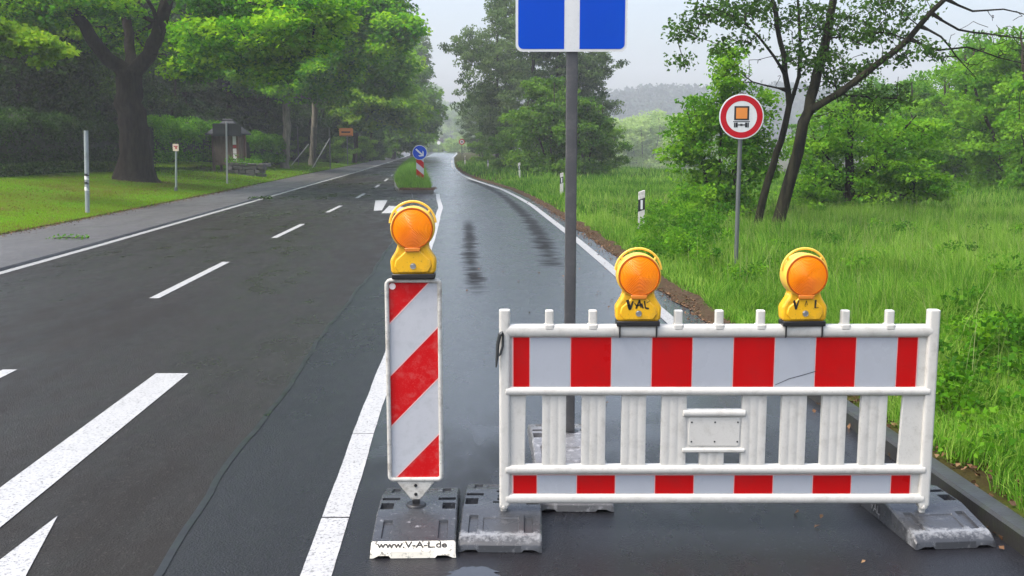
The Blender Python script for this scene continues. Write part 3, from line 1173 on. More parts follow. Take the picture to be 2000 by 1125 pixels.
# short rails of the plate holder
for z0_, z1_ in ((bzp(811), bzp(796)), (bzp(881), bzp(871))):
    sv = (lx(1338), lx(1462))
    rail(z0_, z1_, sv[0], sv[1], .024)
mb.build("frame", WHITE_PL, r, bevel=.004)


def slat(xa, xb, za, zb):
    mb = MB()
    wdt = xb - xa
    sec = []
    for k in range(25):
        q = k / 24
        y = -.013 - .0022 * abs(math.sin(q * 3 * math.pi)) ** .7
        sec.append((xa + wdt * q, y))
    sec += [(xb, .014), (xa, .014)]
    mb.zprism(sec, za, zb)
    return mb.build("slat", WHITE_PL, r, angle=50)


for a, b in ((1060, 1107), (1138, 1185), (1217, 1265), (1296, 1345), (1455, 1503), (1533, 1582), (1613, 1661), (1690, 1741)):
    slat(lx(a), lx(b), bzp(907), bzp(766))
slat(lx(1373), lx(1421), bzp(907), bzp(880))
for c in (1073, 1158, 1325, 1405, 1486, 1651, 1738):
    mb = MB()
    x = lx(c)
    mb.zprism(rrect(x - .0195, x + .0195, -.018, .018, .007, 4), bzp(634), 1.080)
    mb.zprism(rrect(x - .024, x + .024, -.0275, .0275, .010, 4), bzp(642), bzp(631))
    mb.build("peg", WHITE_PL, r, bevel=.005)


def band(name, xs, za, zb, first_red=True):
    mb = MB()
    for i, (a, b) in enumerate(zip(xs[:-1], xs[1:])):
        gap = .0022
        mb.box(lx(a) + gap, lx(b) - gap, -.0125, -.0075, za, zb, 0 if i % 2 == 0 else 1)
    mb.build(name, [SHEET_R, SHEET_W], r, smooth=False)
    mb = MB()
    mb.box(lx(xs[0]) - .004, lx(xs[-1]) + .004, -.0105, -.0078, za - .003, zb + .003)
    mb.build("band_edge", PINK, r, smooth=False)


band("striped_band", [1002, 1035, 1115, 1195, 1274, 1354, 1434, 1515, 1595, 1674.5, 1755, 1795], bzp(752), bzp(657))
band("striped_band", [1002, 1050, 1129, 1206, 1285, 1363, 1443, 1521, 1600, 1677, 1756, 1795], bzp(962), bzp(926))
mb = MB()
mb.prism(rrect(lx(1344), lx(1457), bzp(874), bzp(806), .008), -.010, .010)
mb.prism(rrect(lx(1350), lx(1452), bzp(868), bzp(812), .012), -.014, .010)
mb.build("plate_holder", WHITE_PL, r, bevel=.003)
for x in (1356, 1402, 1447):
    for z in (821, 859):
        mb = MB()
        mb.lathe([(0, -.0152), (.0042, -.0152), (.0045, -.0135)], (lx(x), 0, bzp(z)), n=10)
        mb.build("rivet_hole", BLACK_PL, r)
for x in (.020, XR - .030):
    mb = MB()
    mb.lathe([(.020, -.024), (.020, .024)], (x, 0, .128), n=20)
    mb.lathe([(0, -.030), (.009, -.030), (.009, -.02)], (x, 0, .123), n=12)
    mb.build("stud", WHITE_PL2, r, bevel=.003)
    mb = MB()
    mb.zprism(rrect(x - .014, x + .014, -.014, .014, .006, 3), .09, .125)
    mb.build("peg_foot", WHITE_PL2, r)
mb = MB()   # coupling hook hanging on the left post
hk = [(.018, -.034, bzp(652)), (.012, -.040, bzp(645)), (.004, -.042, bzp(648)), (-.006, -.040, bzp(668)), (-.009, -.036, bzp(690)), (-.014, -.034, bzp(712))]
mb.tube(hk, [.007, .008, .009, .009, .008, .004], 8)
mb.tube([(.018, -.030, bzp(652)), (.017, -.033, bzp(672)), (.006, -.037, bzp(686)), (-.008, -.036, bzp(692))], .0055, 8)
mb.build("hook", pmat("dark_hook", (.05, .055, .055), .45, .3), r)
# scratch across the wide band
mb = MB()
sp = [(1518, 749), (1545, 737), (1575, 729), (1598, 722)]
for a, b in zip(sp[:-1], sp[1:]):
    mb.add([(lx(a[0]), -.0132, bzp(a[1])), (lx(b[0]), -.0132, bzp(b[1])), (lx(b[0]), -.0132, bzp(b[1]) + .003), (lx(a[0]), -.0132, bzp(a[1]) + .003)], [(0, 1, 2, 3)])
mb.build("scratch", BLACK_PL, r, smooth=False)

# ------------------------------------------------------------------ blue sign on its pole
r = thing("dead_end_sign", "large blue square sign with a white upright bar on a dark pole behind the barrier", "traffic sign", (.328, 5.72, 0))
mb = MB()
mb.zprism(rrect(-.031, .031, -.021, .021, .006, 3), .185, 3.05)
mb.build("pole", POLE_GREY, r)
mb = MB()
mb.lathe([(.0, .2205), (.05, .2205), (.056, .216)], (0, 0, 0), axis='z', n=20)
mb.build("pole_socket", BLACK_PL, r)
pz0 = atY(1113, 101, 5.69).z
pxl, pxr = atY(1007, 80, 5.69).x - .328, atY(1225, 80, 5.69).x - .328
pz1 = pz0 + (pxr - pxl)
mb = MB()
mb.prism(rrect(pxl, pxr, pz0, pz1, .038, 6), -.034, -.030)
mb.build("plate", WHITE_SIGN, r)
b1, b2 = atY(1102, 50, 5.69).x - .328, atY(1132, 50, 5.69).x - .328
for k, (a, b) in enumerate(((pxl + .014, b1), (b2, pxr - .014))):
    q = rrect(a, b, pz0 + .014, pz1 - .014, .028, 6)
    if k == 0:
        q = [(x if x < (a + b) / 2 else b, z if x < (a + b) / 2 else (pz0 + .014 if z < (pz0 + pz1) / 2 else pz1 - .014)) for x, z in q]
    else:
        q = [(x if x > (a + b) / 2 else a, z if x > (a + b) / 2 else (pz0 + .014 if z < (pz0 + pz1) / 2 else pz1 - .014)) for x, z in q]
    qq = []
    for pnt in q:
        if not qq or (abs(qq[-1][0] - pnt[0]) + abs(qq[-1][1] - pnt[1])) > 1e-6:
            qq.append(pnt)
    mb = MB()
    mb.prism(qq, -.0352, -.0335)
    mb.build("blue_field", BLUE, r, smooth=False)
mb = MB()
mb.box(-.20, .20, -.0358, -.0338, pz1 - .23, pz1 - .10)
mb.build("red_bar", RED_SIGN, r, smooth=False)
for z in (pz0 + .04, pz1 - .06):
    mb = MB()
    mb.box(-.05, .05, -.030, .024, z - .012, z + .012)
    mb.build("clamp", STEEL, r, bevel=.003)

# ------------------------------------------------------------------ round sign for marked lorries
Y = 14.4
cpos = atY(1447, 228, Y)
gx = atY(1441, 400, Y).x
r = thing("lorry_ban_sign", "round red bordered sign with an orange marked lorry on a grey post in the verge", "traffic sign", (gx, Y, ground_z(gx, Y)))
zc = cpos.z - r.location.z
ox = cpos.x - gx
mb = MB()
mb.tube([(0, .0, -.1), (.0, .0, 1.2), (.012, .0, zc + .33)], .031, 14)
mb.build("post", POST_GREY, r)
mb = MB()
RR = 43 / F * Y * 1.0
mb.lathe([(0, -.045), (RR - .003, -.045), (RR, -.042), (RR, -.036), (0, -.036)], (ox, 0, zc), n=64)
mb.build("plate", WHITE_SIGN, r)


def ring_mesh(name, ra, rb, y, m, parent, c):
    mb = MB()
    n = 64
    vs, fs = [], []
    for k in range(n):
        a = 2 * math.pi * k / n
        vs += [(c[0] + ra * math.cos(a), y, c[1] + ra * math.sin(a)), (c[0] + rb * math.cos(a), y, c[1] + rb * math.sin(a))]
    for k in range(n):
        k2 = (k + 1) % n
        fs.append((2 * k, 2 * k2, 2 * k2 + 1, 2 * k + 1))
    mb.add(vs, fs)
    return mb.build(name, m, parent, smooth=False)


ring_mesh("red_ring", RR * .69, RR * .945, -.0465, RED_SIGN, r, (ox, zc))
mb = MB()
u = RR / 400.0 * 1.0


def sb(xa, xb, za, zb, y0, y1, mi):
    mb.box(ox + xa * u, ox + xb * u, y0, y1, zc + za * u, zc + zb * u, mi)


sb(-133, 133, -62, 186, -.0475, -.0455, 0)
sb(-100, 100, -36, 156, -.0490, -.0476, 1)
sb(-150, 150, -94, -80, -.0475, -.0455, 0)
for s in (-1, 1):
    a, b = sorted((s * 133, s * 112))
    sb(a, b, -190, -104, -.0475, -.0455, 0)
    a, b = sorted((s * 106, s * 66))
    sb(a, b, -190, -104, -.0475, -.0455, 0)
sb(-66, 66, -156, -136, -.0472, -.0455, 0)
sb(-20, 20, -164, -126, -.0476, -.0456, 0)
mb.build("lorry_symbol", [BLACK_SIGN, ORANGE_SIGN], r, smooth=False)
for z in (.12, -.12):
    mb = MB()
    mb.box(-.045 + ox * .5, .045 + ox * .5, -.037, .036, zc + z - .012, zc + z + .012)
    mb.build("clamp", STEEL, r)


# ------------------------------------------------------------------ delineator posts
def make_delineator(label, loc, rotz=0.0):
    r = thing("delineator_post", label, "delineator post", loc, rotz, "white delineator posts along the right verge")

    def sect(w, d):
        return [(-w, -d), (w, -d), (w * .95, -d * .1), (w * .35, d), (-w * .35, d), (-w * .95, -d * .1)]

    def body(name, w, d, za, zb, slope, m, par, slope0=None):
        s0 = slope if slope0 is None else slope0
        sc = sect(w, d)
        mb = MB()
        n = len(sc)
        vs = [(x, y, za + x * s0) for x, y in sc] + [(x, y, zb + x * slope) for x, y in sc]
        fs = [tuple(range(n - 1, -1, -1)), tuple(range(n, 2 * n))] + [(i, (i + 1) % n, n + (i + 1) % n, n + i) for i in range(n)]
        mb.add(vs, fs)
        return mb.build(name, m, par, bevel=.006 if name == "post" else 0)
    body("post", .060, .048, -.1, 1.0, .35, WHITE_PL2, r, 0)
    b = body("black_band", .0625, .0505, .64, .86, .35, BLACK_PL, r)
    mb = MB()
    mb.prism(rrect(-.020, .020, .665, .835, .006), -.0545, -.049)
    mb.build("reflector", WHITE_SIGN, r)
    return r


dpos = [(1253, 373, 19.0, "nearest delineator post, white with a black band, standing in tall verge grass"),
        (1097, 338, 36.5, "white delineator post half hidden behind the blue sign's pole"),
        (1014, 318, 52.0, "white delineator post in front of the bushes left of the sign pole"),
        (953, 309, 76.0, "small white delineator post on the bend, between its two neighbours"),
        (908, 304, 90.0, "farthest delineator post, beside the narrow bend of the lane")]
d0 = None
for px, py, Y, lab in dpos:
    p = atY(px, py, Y)
    loc = (p.x, Y, p.z - 1.0)
    d0 = make_delineator(lab, loc) if d0 is None else dup(d0, loc, 0.0, None, lab) and d0

# ------------------------------------------------------------------ island sign and striped panel
Y = 42.5
c0 = atY(820, 298, Y)
r = thing("keep_right_sign", "round blue sign with a white arrow above a striped panel on the grassy island", "traffic sign", (c0.x, Y, .13))
zc = c0.z - .13
mb = MB()
mb.tube([(0, .03, -.1), (0, .03, zc + .25)], .032, 10)
mb.build("post", POST_GREY, r)
mb = MB()
mb.lathe([(0, -.03), (.297, -.03), (.300, -.026), (.300, -.02), (0, -.02)], (0, 0, zc), n=48)
mb.build("plate", WHITE_SIGN, r)
mb = MB()
mb.lathe([(0, -.033), (.282, -.033), (.282, -.0305)], (0, 0, zc), n=48)
mb.build("blue_disc", BLUE, r)
mb = MB()
ca, sa = math.cos(math.radians(-42)), math.sin(math.radians(-42))


def rotp(q):
    return (q[0] * ca - q[1] * sa, zc + q[0] * sa + q[1] * ca)


mb.prism([rotp(q) for q in [(-.215, -.032), (.11, -.032), (.11, .032), (-.215, .032)]], -.0355, -.0335)
mb.prism([rotp(q) for q in [(.215, 0), (.10, .13), (.03, .13), (.115, .03), (.115, 0)]], -.0358, -.0335)
mb.prism([rotp(q) for q in [(.215, 0), (.115, 0), (.115, -.03), (.03, -.13), (.10, -.13)]], -.0361, -.0335)
mb.build("white_arrow", WHITE_SIGN, r, smooth=False)
mb = MB()
hw, pz0_, pz1_ = .155, .06, 1.16
for k, (lo, hi) in enumerate(((1.12, 9), (.86, 1.12), (.60, .86), (.34, .60), (.08, .34), (-9, .08))):
    poly = [(-hw, pz0_), (hw, pz0_), (hw, pz1_), (-hw, pz1_)]
    poly = clip_poly(poly, lambda q: (hi - q[0] * .85) - q[1])
    poly = clip_poly(poly, lambda q: q[1] - (lo - q[0] * .85)) if poly else poly
    if len(poly) > 2:
        mb.prism(poly, -.01, .02, 0 if k % 2 == 1 else 1)
mb.build("striped_panel", [SHEET_R, SHEET_W2], r, smooth=False)

# far signs
Y = 108.0
c0 = atY(902, 277, Y)
r = thing("speed_limit_sign", "small round red ringed sign on a thin post far along the lane", "traffic sign", (c0.x, Y, 0))
mb = MB()
mb.tube([(0, .03, -.1), (0, .03, c0.z + .3)], .04, 8)
mb.build("post", POST_GREY, r)
mb = MB()
mb.lathe([(0, -.03), (.30, -.03), (.30, -.02), (0, -.02)], (0, 0, c0.z), n=32)
mb.build("plate", WHITE_SIGN, r)
ring_mesh("red_ring", .2, .30, -.032, RED_SIGN, r, (0, c0.z))
mb = MB()
mb.box(-.10, .0, -.033, -.031, c0.z - .09, c0.z + .09)
mb.box(.03, .11, -.033, -.031, c0.z - .09, c0.z + .09)
mb.build("numerals", BLACK_SIGN, r)

Y = 215.0
c0 = atY(857, 279, Y)
r = thing("bend_sign", "pale round sign with a smaller plate above it at the far bend", "traffic sign", (c0.x, Y, 0))
mb = MB()
mb.tube([(0, .05, -.2), (0, .05, c0.z + 1.3)], .05, 8)
mb.build("post", POST_GREY, r)
mb = MB()
mb.lathe([(0, -.03), (.36, -.03), (.36, -.02), (0, -.02)], (0, 0, c0.z), n=24)
mb.build("plate", PAPER, r)
mb = MB()
mb.prism([(-.32, c0.z + .75), (.32, c0.z + .75), (0, c0.z + 1.3)], -.03, -.02)
mb.build("triangle_plate", PAPER, r)

# ------------------------------------------------------------------ left side street furniture
def ground_at(px, Y):
    x = (px - 1000) / F * Y * 1.0
    return Vector((x, Y, ground_z(x, Y)))


Y = 26.6
p = ground_at(171, Y)
p.z = ground_z(p.x, Y)
r = thing("bare_post", "bare grey steel post with small stickers at the edge of the footpath", "post", (p.x, Y, p.z))
top = atY(168, 255, Y)
hgt = top.z - p.z
mb = MB()
mb.tube([(0, 0, -.1), (top.x - p.x, 0, hgt)], .056, 14)
mb.build("post", pmat("pale_galvanised_post", (.33, .36, .37), .5, .5, dirt=(.12, .14, .10), dirt_amt=.5, dscale=6), r)
for z, a in ((.62, 0), (.78, 1), (.90, 0), (.99, 1)):
    mb = MB()
    mb.tube([((top.x - p.x) * z / hgt, 0, z - .045), ((top.x - p.x) * z / hgt, 0, z + (.05 if a == 0 else .02))], .0575, 14)
    mb.build("sticker", BLACK_PL if a else PAPER, r)

Y = 37.5
p = ground_at(346, Y)
r = thing("marker_post", "thin pale post with a small square plate in front of the bright hedge", "post", (p.x, Y, p.z))
t = atY(344, 288, Y)
mb = MB()
mb.tube([(0, 0, -.1), (t.x - p.x, 0, t.z - p.z)], .04, 10)
mb.build("post", pmat("green_grey_post", (.26, .31, .27), .5, .2, dirt=(.12, .15, .10)), r)
mb = MB()
mb.tube([(0, 0, .0), (0, 0, .14)], .062, 10)
mb.build("foot_sleeve", POST_GREY, r)
mb = MB()
q = Vector((t.x - p.x, 0, t.z - p.z))
mb.prism(rrect(q.x - .105, q.x + .105, q.z - .13, q.z + .13, .02), -.05, -.035)
mb.build("plate", pmat("pale_marker", (.62, .52, .38), .5), r)
mb = MB()
mb.box(q.x - .07, q.x + .07, -.053, -.0505, q.z + .02, q.z + .055)
mb.box(q.x - .02, q.x + .05, -.053, -.0505, q.z - .05, q.z + .01)
mb.build("marking", REDP, r)

Y = 45.0
p = ground_at(446, Y)
t = atY(442, 238, Y)
r = thing("turned_sign", "tall post with a dark oblong sign seen from behind, in front of the kiosk", "traffic sign", (p.x, Y, p.z))
mb = MB()
mb.tube([(0, 0, -.1), (t.x - p.x, 0, t.z - p.z)], .04, 10)
mb.build("post", pmat("pale_post", (.40, .41, .40), .5, .4), r)
mb = MB()
a, b = atY(414, 241, Y), atY(471, 266, Y)
mb.prism(rrect(a.x - p.x, b.x - p.x, b.z - p.z, a.z - p.z, .05), .045, .055)
mb.build("plate", SIGN_BACK, r)
mb = MB()
mb.box(a.x - p.x + .05, b.x - p.x - .05, .03, .046, a.z - p.z - .12, a.z - p.z - .08)
mb.box(a.x - p.x + .05, b.x - p.x - .05, .03, .046, b.z - p.z + .08, b.z - p.z + .12)
mb.build("stiffener", SIGN_BACK, r)

# kiosk
Y = 56.0
WOOD = bark("dark_brown_boards", (.085, .062, .046), (.19, .14, .105), 5)
WOOD_R = pmat("red_brown_timber", (.14, .07, .045), .6, var=.3)
SLATE = pmat("grey_slate_roof", (.050, .053, .057), .75, var=.3, vscale=2, bmp=.5, bscale=14, spec=.15)
xa, xb = atY(423, 300, Y).x, atY(473, 300, Y).x
zb = ground_z((xa + xb) / 2, Y)
cx = (xa + xb) / 2
r = thing("notice_kiosk", "small dark timber notice kiosk with a slate roof on the lawn before the hedges", "kiosk", (cx, Y, zb), math.radians(-8))
hw = (xb - xa) / 2
hz_ = atY(450, 259, Y).z - zb
mb = MB()
mb.box(-hw + .06, hw - .06, -.45, .45, .55, hz_ - .02)
mb.build("board", WOOD, r, bevel=.01)
for sx in (-1, 1):
    for sy in (-.48, .48):
        mb = MB()
        mb.box(sx * hw - .06, sx * hw + .06, sy - .06, sy + .06, -.1, hz_)
        mb.build("corner_post", WOOD_R if sx > 0 else WOOD, r, bevel=.01)
for za, zc_ in ((.42, .56), (hz_ - .16, hz_ - .02)):
    mb = MB()
    mb.box(-hw, hw, -.53, -.49, za, zc_)
    mb.build("cross_rail", WOOD, r, bevel=.008)
mb = MB()
mb.box(hw - .27, hw - .05, -.500, -.452, .62, 1.0, 0)
mb.box(hw - .27, hw - .05, -.500, -.452, 1.03, 1.30, 0)
mb.box(hw - .27, hw - .05, -.500, -.452, 1.33, 1.48, 1)
mb.box(hw - .27, hw - .05, -.500, -.452, 1.51, hz_ - .2, 0)
mb.build("notice", [PAPER, REDP], r, smooth=False)
e1, e2, rz = hw + .24, .85, hz_ + .66
mb = MB()
vs = [(-e1, -e2, hz_ - .05), (e1, -e2, hz_ - .05), (e1, e2, hz_ - .05), (-e1, e2, hz_ - .05), (-.25, 0, rz), (.25, 0, rz)]
vs += [(x, y, z - .07) for x, y, z in vs[:4]]
mb.add(vs, [(0, 1, 5, 4), (1, 2, 5), (2, 3, 4, 5), (3, 0, 4), (6, 7, 1, 0), (7, 8, 2, 1), (8, 9, 3, 2), (9, 6, 0, 3), (9, 8, 7, 6)])
mb.build("roof", SLATE, r, smooth=False)
mb = MB()
mb.tube([(-.3, 0, rz + .01), (.3, 0, rz + .01)], .06, 8)
mb.build("ridge_cap", SLATE, r)

# dry stone wall
STONE = pmat("grey_field_stone", (.075, .072, .068), .6, dirt=(.03, .05, .018), dirt_amt=.7, dscale=3, var=.45, vscale=5, bmp=.6, bscale=14)
Y = 54.0
rs = random.Random(12)
pa, pb = atY(446, 345, Y), atY(507, 345, Y)
r = thing("stone_wall", "low dry stone wall with a mossy top in front of the kiosk", "stone wall", ((pa.x + pb.x) / 2, Y, ground_z((pa.x + pb.x) / 2, Y) - .1), math.radians(-3))
L_ = (pb.x - pa.x)
mb = MB()
for side in (0, 1):
    z = 0.0
    for row in range(4):
        hrow = .16 + .05 * rs.random()
        x = -L_ / 2 - rs.random() * .2
        while x < L_ / 2:
            lw = .22 + .35 * rs.random()
            yo = -.02 + .07 * rs.random()
            q = [[x + .01 + rs.uniform(-.02, .02), yo + (0 if side == 0 else .5), z + .01], [x + lw - .015 + rs.uniform(-.02, .02), yo + .45 + (0 if side == 0 else .5), z + hrow - .012 + rs.uniform(-.015, .015)]]
            b0 = len(mb.v)
            mb.box(q[0][0], q[1][0], q[0][1], q[1][1], q[0][2], q[1][2])
            for k in range(b0, len(mb.v)):
                vx = mb.v[k]
                mb.v[k] = (vx[0] + rs.uniform(-.03, .03), vx[1] + rs.uniform(-.03, .03), vx[2] + rs.uniform(-.02, .02))
            x += lw
        z += hrow
mb.build("stones", STONE, r, bevel=.02)

# mesh fence with braces
WIRE = pmat("dark_fence_wire", (.02, .021, .022), .5, .5)
Y = 76.0
a, b = atY(612, 321, Y), atY(645, 321, Y)
gz = ground_z(a.x, Y)
r = thing("mesh_fence", "tall dark wire mesh fence with pale slanting braces behind the two slim trunks", "fence", (a.x, Y, gz))
ht = atY(645, 249, Y).z - gz
wd = b.x - a.x
mb = MB()
k = 0.0
while k < wd + 2.5:
    mb.box(-2.5 + k, -2.5 + k + .022, -.005, .005, .05, ht)
    k += .085
k = .05
while k < ht:
    mb.box(-2.5, wd, -.012, -.006, k, k + .022)
    k += .085
mb.build("wire_mesh", WIRE, r, smooth=False)
for x in (-2.5, -1.1, 0.1, wd):
    mb = MB()
    mb.tube([(x, .03, -.1), (x, .03, ht + .05)], .045, 8)
    mb.build("post", POST_GREY, r)
for xb_, xt, zt in ((.02, wd, 2.1), (-1.7, -.3, 1.7)):
    mb = MB()
    mb.tube([(xb_, -.9, -.15), (xt, -.02, zt)], .04, 8)
    mb.build("brace", pmat("pale_brace", (.42, .42, .40), .5, .3), r)

# orange sign
Y = 88.0
c0 = atY(676, 258, Y)
gz = ground_z(c0.x, Y)
r = thing("orange_sign", "faded orange oblong sign on a thin post among leaves beside the far footpath", "traffic sign", (c0.x, Y, gz), math.radians(12))
mb = MB()
mb.tube([(.08, .03, -.1), (.08, .03, c0.z - gz + .35)], .035, 8)
mb.build("post", POST_GREY, r)
mb = MB()
mb.prism(rrect(-.58, .58, c0.z - gz - .33, c0.z - gz + .33, .06), -.02, .0)
mb.build("plate", ORANGE_SIGN, r)
mb = MB()
mb.box(-.50, .5, -.024, -.021, c0.z - gz - .29, c0.z - gz - .25)
mb.box(-.40, .35, -.024, -.021, c0.z - gz - .06, c0.z - gz + .06)
mb.build("dark_markings", BLACK_SIGN, r)

# ------------------------------------------------------------------ vegetation
def unit(v):
    return v / np.maximum(np.linalg.norm(v, axis=-1, keepdims=True), 1e-9)


def leaf_geo(C, L, W, rng, up=.9, droop=.25, fold=.18, axis_out=None):
    """folded four-cornered leaves at the points C"""
    n = len(C)
    nrm = unit(rng.normal(0, 1, (n, 3)) * np.array([1, 1, .7]) + np.array([0, 0, up]))
    a = rng.normal(0, 1, (n, 3))
    if axis_out is not None:
        a = a * .6 + axis_out
    a[:, 2] -= droop
    a = unit(a - nrm * np.sum(a * nrm, 1, keepdims=True))
    b = np.cross(nrm, a)
    s = rng.uniform(.65, 1.25, (n, 1))
    l, w_ = L * s, W * s
    v0 = C - a * l * .5
    v1 = C + b * w_ * .5 + nrm * w_ * fold - a * l * .08
    v2 = C + a * l * .5 - nrm * l * .12
    v3 = C - b * w_ * .5 + nrm * w_ * fold - a * l * .08
    return np.stack([v0, v1, v2, v3], 1).reshape(-1, 3)


def leaf_mesh(name, V, tint, m):
    n = len(V) // 4
    return mesh_np(name, V, np.arange(4 * n), np.full(n, 4), m, np.clip(tint, 0, 1))


def clusters(cent, n_per, rad, rng, flat=.6):
    """points in flattened clumps around the centres, denser in the shell; returns points, clump index"""
    K = len(cent)
    u = unit(rng.normal(0, 1, (K, n_per, 3)))
    q = rng.uniform(0, 1, (K, n_per, 1)) ** .45
    rr = rad * rng.uniform(.6, 1.35, (K, 1, 1))
    off = u * q * rr * np.array([1, 1, flat])
    return (cent[:, None] + off).reshape(-1, 3), np.repeat(np.arange(K), n_per), off.reshape(-1, 3)


class Skel:
    def __init__(s, seed):
        s.rng = np.random.default_rng(seed)
        s.P, s.par, s.fix, s.polys, s.cnt = [], [], [], [], []

    def limb(s, pts, r0, r1, attach=None, step=.35, wob=.03):
        """a hand-placed stem or limb; attach = index of the node it leaves"""
        pts = [np.array(p, float) for p in pts]
        if attach is not None:
            pts = [s.P[attach]] + pts
        n = len(pts)
        out = []
        for i in range(n - 1):
            p0, p1, p2, p3 = pts[max(i - 1, 0)], pts[i], pts[i + 1], pts[min(i + 2, n - 1)]
            k = max(1, int(np.linalg.norm(p2 - p1) / step))
            for j in range(k):
                t = j / k
                out.append(.5 * ((2 * p1) + (-p0 + p2) * t + (2 * p0 - 5 * p1 + 4 * p2 - p3) * t * t + (-p0 + 3 * p1 - 3 * p2 + p3) * t ** 3))
        out.append(pts[-1])
        m = len(out)
        prev = attach if attach is not None else -1
        poly = [] if attach is None else [attach]
        for i, p in enumerate(out):
            if attach is not None and i == 0:
                continue
            q = p + s.rng.normal(0, wob, 3) * np.array([1, 1, .3]) * (0 if i in (0, m - 1) else 1) * r0 * 6
            s.P.append(q)
            s.par.append(prev)
            s.fix.append(r0 + (r1 - r0) * i / max(1, m - 1))
            prev = len(s.P) - 1
            poly.append(prev)
        s.polys.append(poly)
        return prev

    def near(s, p):
        return int(np.argmin(np.linalg.norm(np.array(s.P) - np.array(p), axis=1)))

    def reach(s, T, step=.45, zpen=.9, bend=.35, zmin=None):
        T = np.asarray(T, float)
        P = np.array(s.P)
        d0 = np.array([np.min(np.linalg.norm(P - t, axis=1)) for t in T])
        for i in np.argsort(d0):
            t = T[i]
            P = np.array(s.P)
            D = t - P
            d = np.linalg.norm(D, axis=1)
            cost = d + zpen * np.maximum(0, -D[:, 2] + .15 * d)
            if zmin is not None:
                cost = cost + 50 * (P[:, 2] < zmin)
            k = int(np.argmin(cost))
            p0 = P[k]
            pp = P[s.par[k]] if s.par[k] >= 0 else p0 - np.array([0, 0, 1])
            di = (p0 - pp)
            di = di / max(1e-6, np.linalg.norm(di))
            L = d[k]
            c = p0 + (di * .5 + np.array([0, 0, .3])) * L * bend + (t - p0) * .3 + s.rng.normal(0, .07, 3) * L
            n = max(2, int(L / step))
            prev, poly = k, [k]
            for j in range(1, n + 1):
                q = j / n
                x = (1 - q) ** 2 * p0 + 2 * q * (1 - q) * c + q * q * t + (s.rng.normal(0, .03, 3) * step if j < n else 0)
                s.P.append(x)
                s.par.append(prev)
                s.fix.append(0.0)
                prev = len(s.P) - 1
                poly.append(prev)
            s.polys.append(poly)

    def radii(s, rtip=.012, ex=.5):
        n = len(s.P)
        cnt = np.zeros(n)
        haschild = np.zeros(n, bool)
        for i in range(n):
            if s.par[i] >= 0:
                haschild[s.par[i]] = True
        for i in range(n - 1, -1, -1):
            if not haschild[i]:
                cnt[i] += 1
            if s.par[i] >= 0:
                cnt[s.par[i]] += cnt[i]
        r = rtip * np.maximum(1, cnt) ** ex
        for i in range(n):
            if s.fix[i] > 0:
                r[i] = s.fix[i]
            elif s.par[i] >= 0:
                r[i] = min(r[i], r[s.par[i]] * .97)
        return r

    def mesh(s, name, m, rtip=.012, ex=.5, trunk_n=12, flare=0.0, rough=.0):
        r = s.radii(rtip, ex)
        V, Fc = [], []
        P = np.array(s.P)
        for pi, poly in enumerate(s.polys):
            pts = P[poly]
            rr = r[poly].copy()
            if len(poly) > 1 and s.fix[poly[1]] == 0:
                rr[0] = min(rr[0], rr[1] * 1.25)
            nseg = trunk_n if s.fix[poly[-1]] > .0 else (6 if rr[0] > .03 else 4)
            tang = np.gradient(pts, axis=0)
            tang = unit(tang)
            ref = np.array([1., 0, 0]) if abs(tang[0][0]) < .8 else np.array([0, 1., 0])
            b = len(V)
            for i in range(len(pts)):
                d = tang[i]
                a = ref - d * ref.dot(d)
                a = a / max(1e-6, np.linalg.norm(a))
                c = np.cross(d, a)
                ref = a
                rad = rr[i]
                for k in range(nseg):
                    an = 2 * math.pi * k / nseg
                    q = rad
                    if nseg > 8:
                        q = rad * (1 + rough * (math.sin(an * 3 + pi) * .5 + math.sin(an * 5 + i * .15) * .5 + .6 * math.sin(i * .5 + an)))
                        if pi == 0 and flare:
                            hgt = max(0.0, 1 - i * .35 / flare)
                            q *= 1 + .55 * hgt ** 2 * (1 + .5 * math.sin(an * 5))
                    V.append(pts[i] + (a * math.cos(an) + c * math.sin(an)) * q)
            for i in range(len(pts) - 1):
                for k in range(nseg):
                    k2 = (k + 1) % nseg
                    Fc += [b + i * nseg + k, b + i * nseg + k2, b + (i + 1) * nseg + k2, b + (i + 1) * nseg + k]
        return mesh_np(name, V, Fc, np.full(len(Fc) // 4, 4), m)


def blob_targets(blobs, rng):
    """blobs: (centre, (rx, ry, rz), n) -> points crowded towards each blob's shell"""
    out = []
    for c, rad, n in blobs:
        u = unit(rng.normal(0, 1, (n, 3)))
        q = rng.uniform(0, 1, (n, 1)) ** .5
        out.append(np.array(c) + u * q * np.array(rad))
    return np.concatenate(out)


def twig_leaves(sk, T, n_per, rad, L, W, seed, flat=.6, up=.9, tint_lo=.25, tint_hi=.75, droop=.25, spread_mat=None):
    rng = np.random.default_rng(seed)
    pts, ci, off = clusters(T, n_per, rad, rng, flat)
    base = rng.uniform(tint_lo, tint_hi, len(T))
    tint = base[ci] + rng.normal(0, .11, len(pts))
    V = leaf_geo(pts, L, W, rng, up, droop, axis_out=unit(off) * .8)
    return V, tint


def wb(px, py, Y, rpx, rpy, ry, n):
    c = atY(px, py, Y)
    return ((c.x, c.y, c.z), (rpx * Y / F, ry, rpy * Y / F), n)


def tree_thing(name, label, cat, base, sk, wood, V, tint, leafm, group=None, rtip=.012, ex=.5, flare=0.0, rough=.06):
    root = thing(name, label, cat, base, 0, group)
    off = np.array(base)
    sk.P = [p - off for p in sk.P]
    link("trunk", sk.mesh("trunk", wood, rtip, ex, flare=flare, rough=rough), root)
    if V is not None:
        link("crown", leaf_mesh("crown", V - off, tint, leafm), root)
    return root


def shift(p, dz=0.0):
    return (p.x, p.y, p.z + dz)


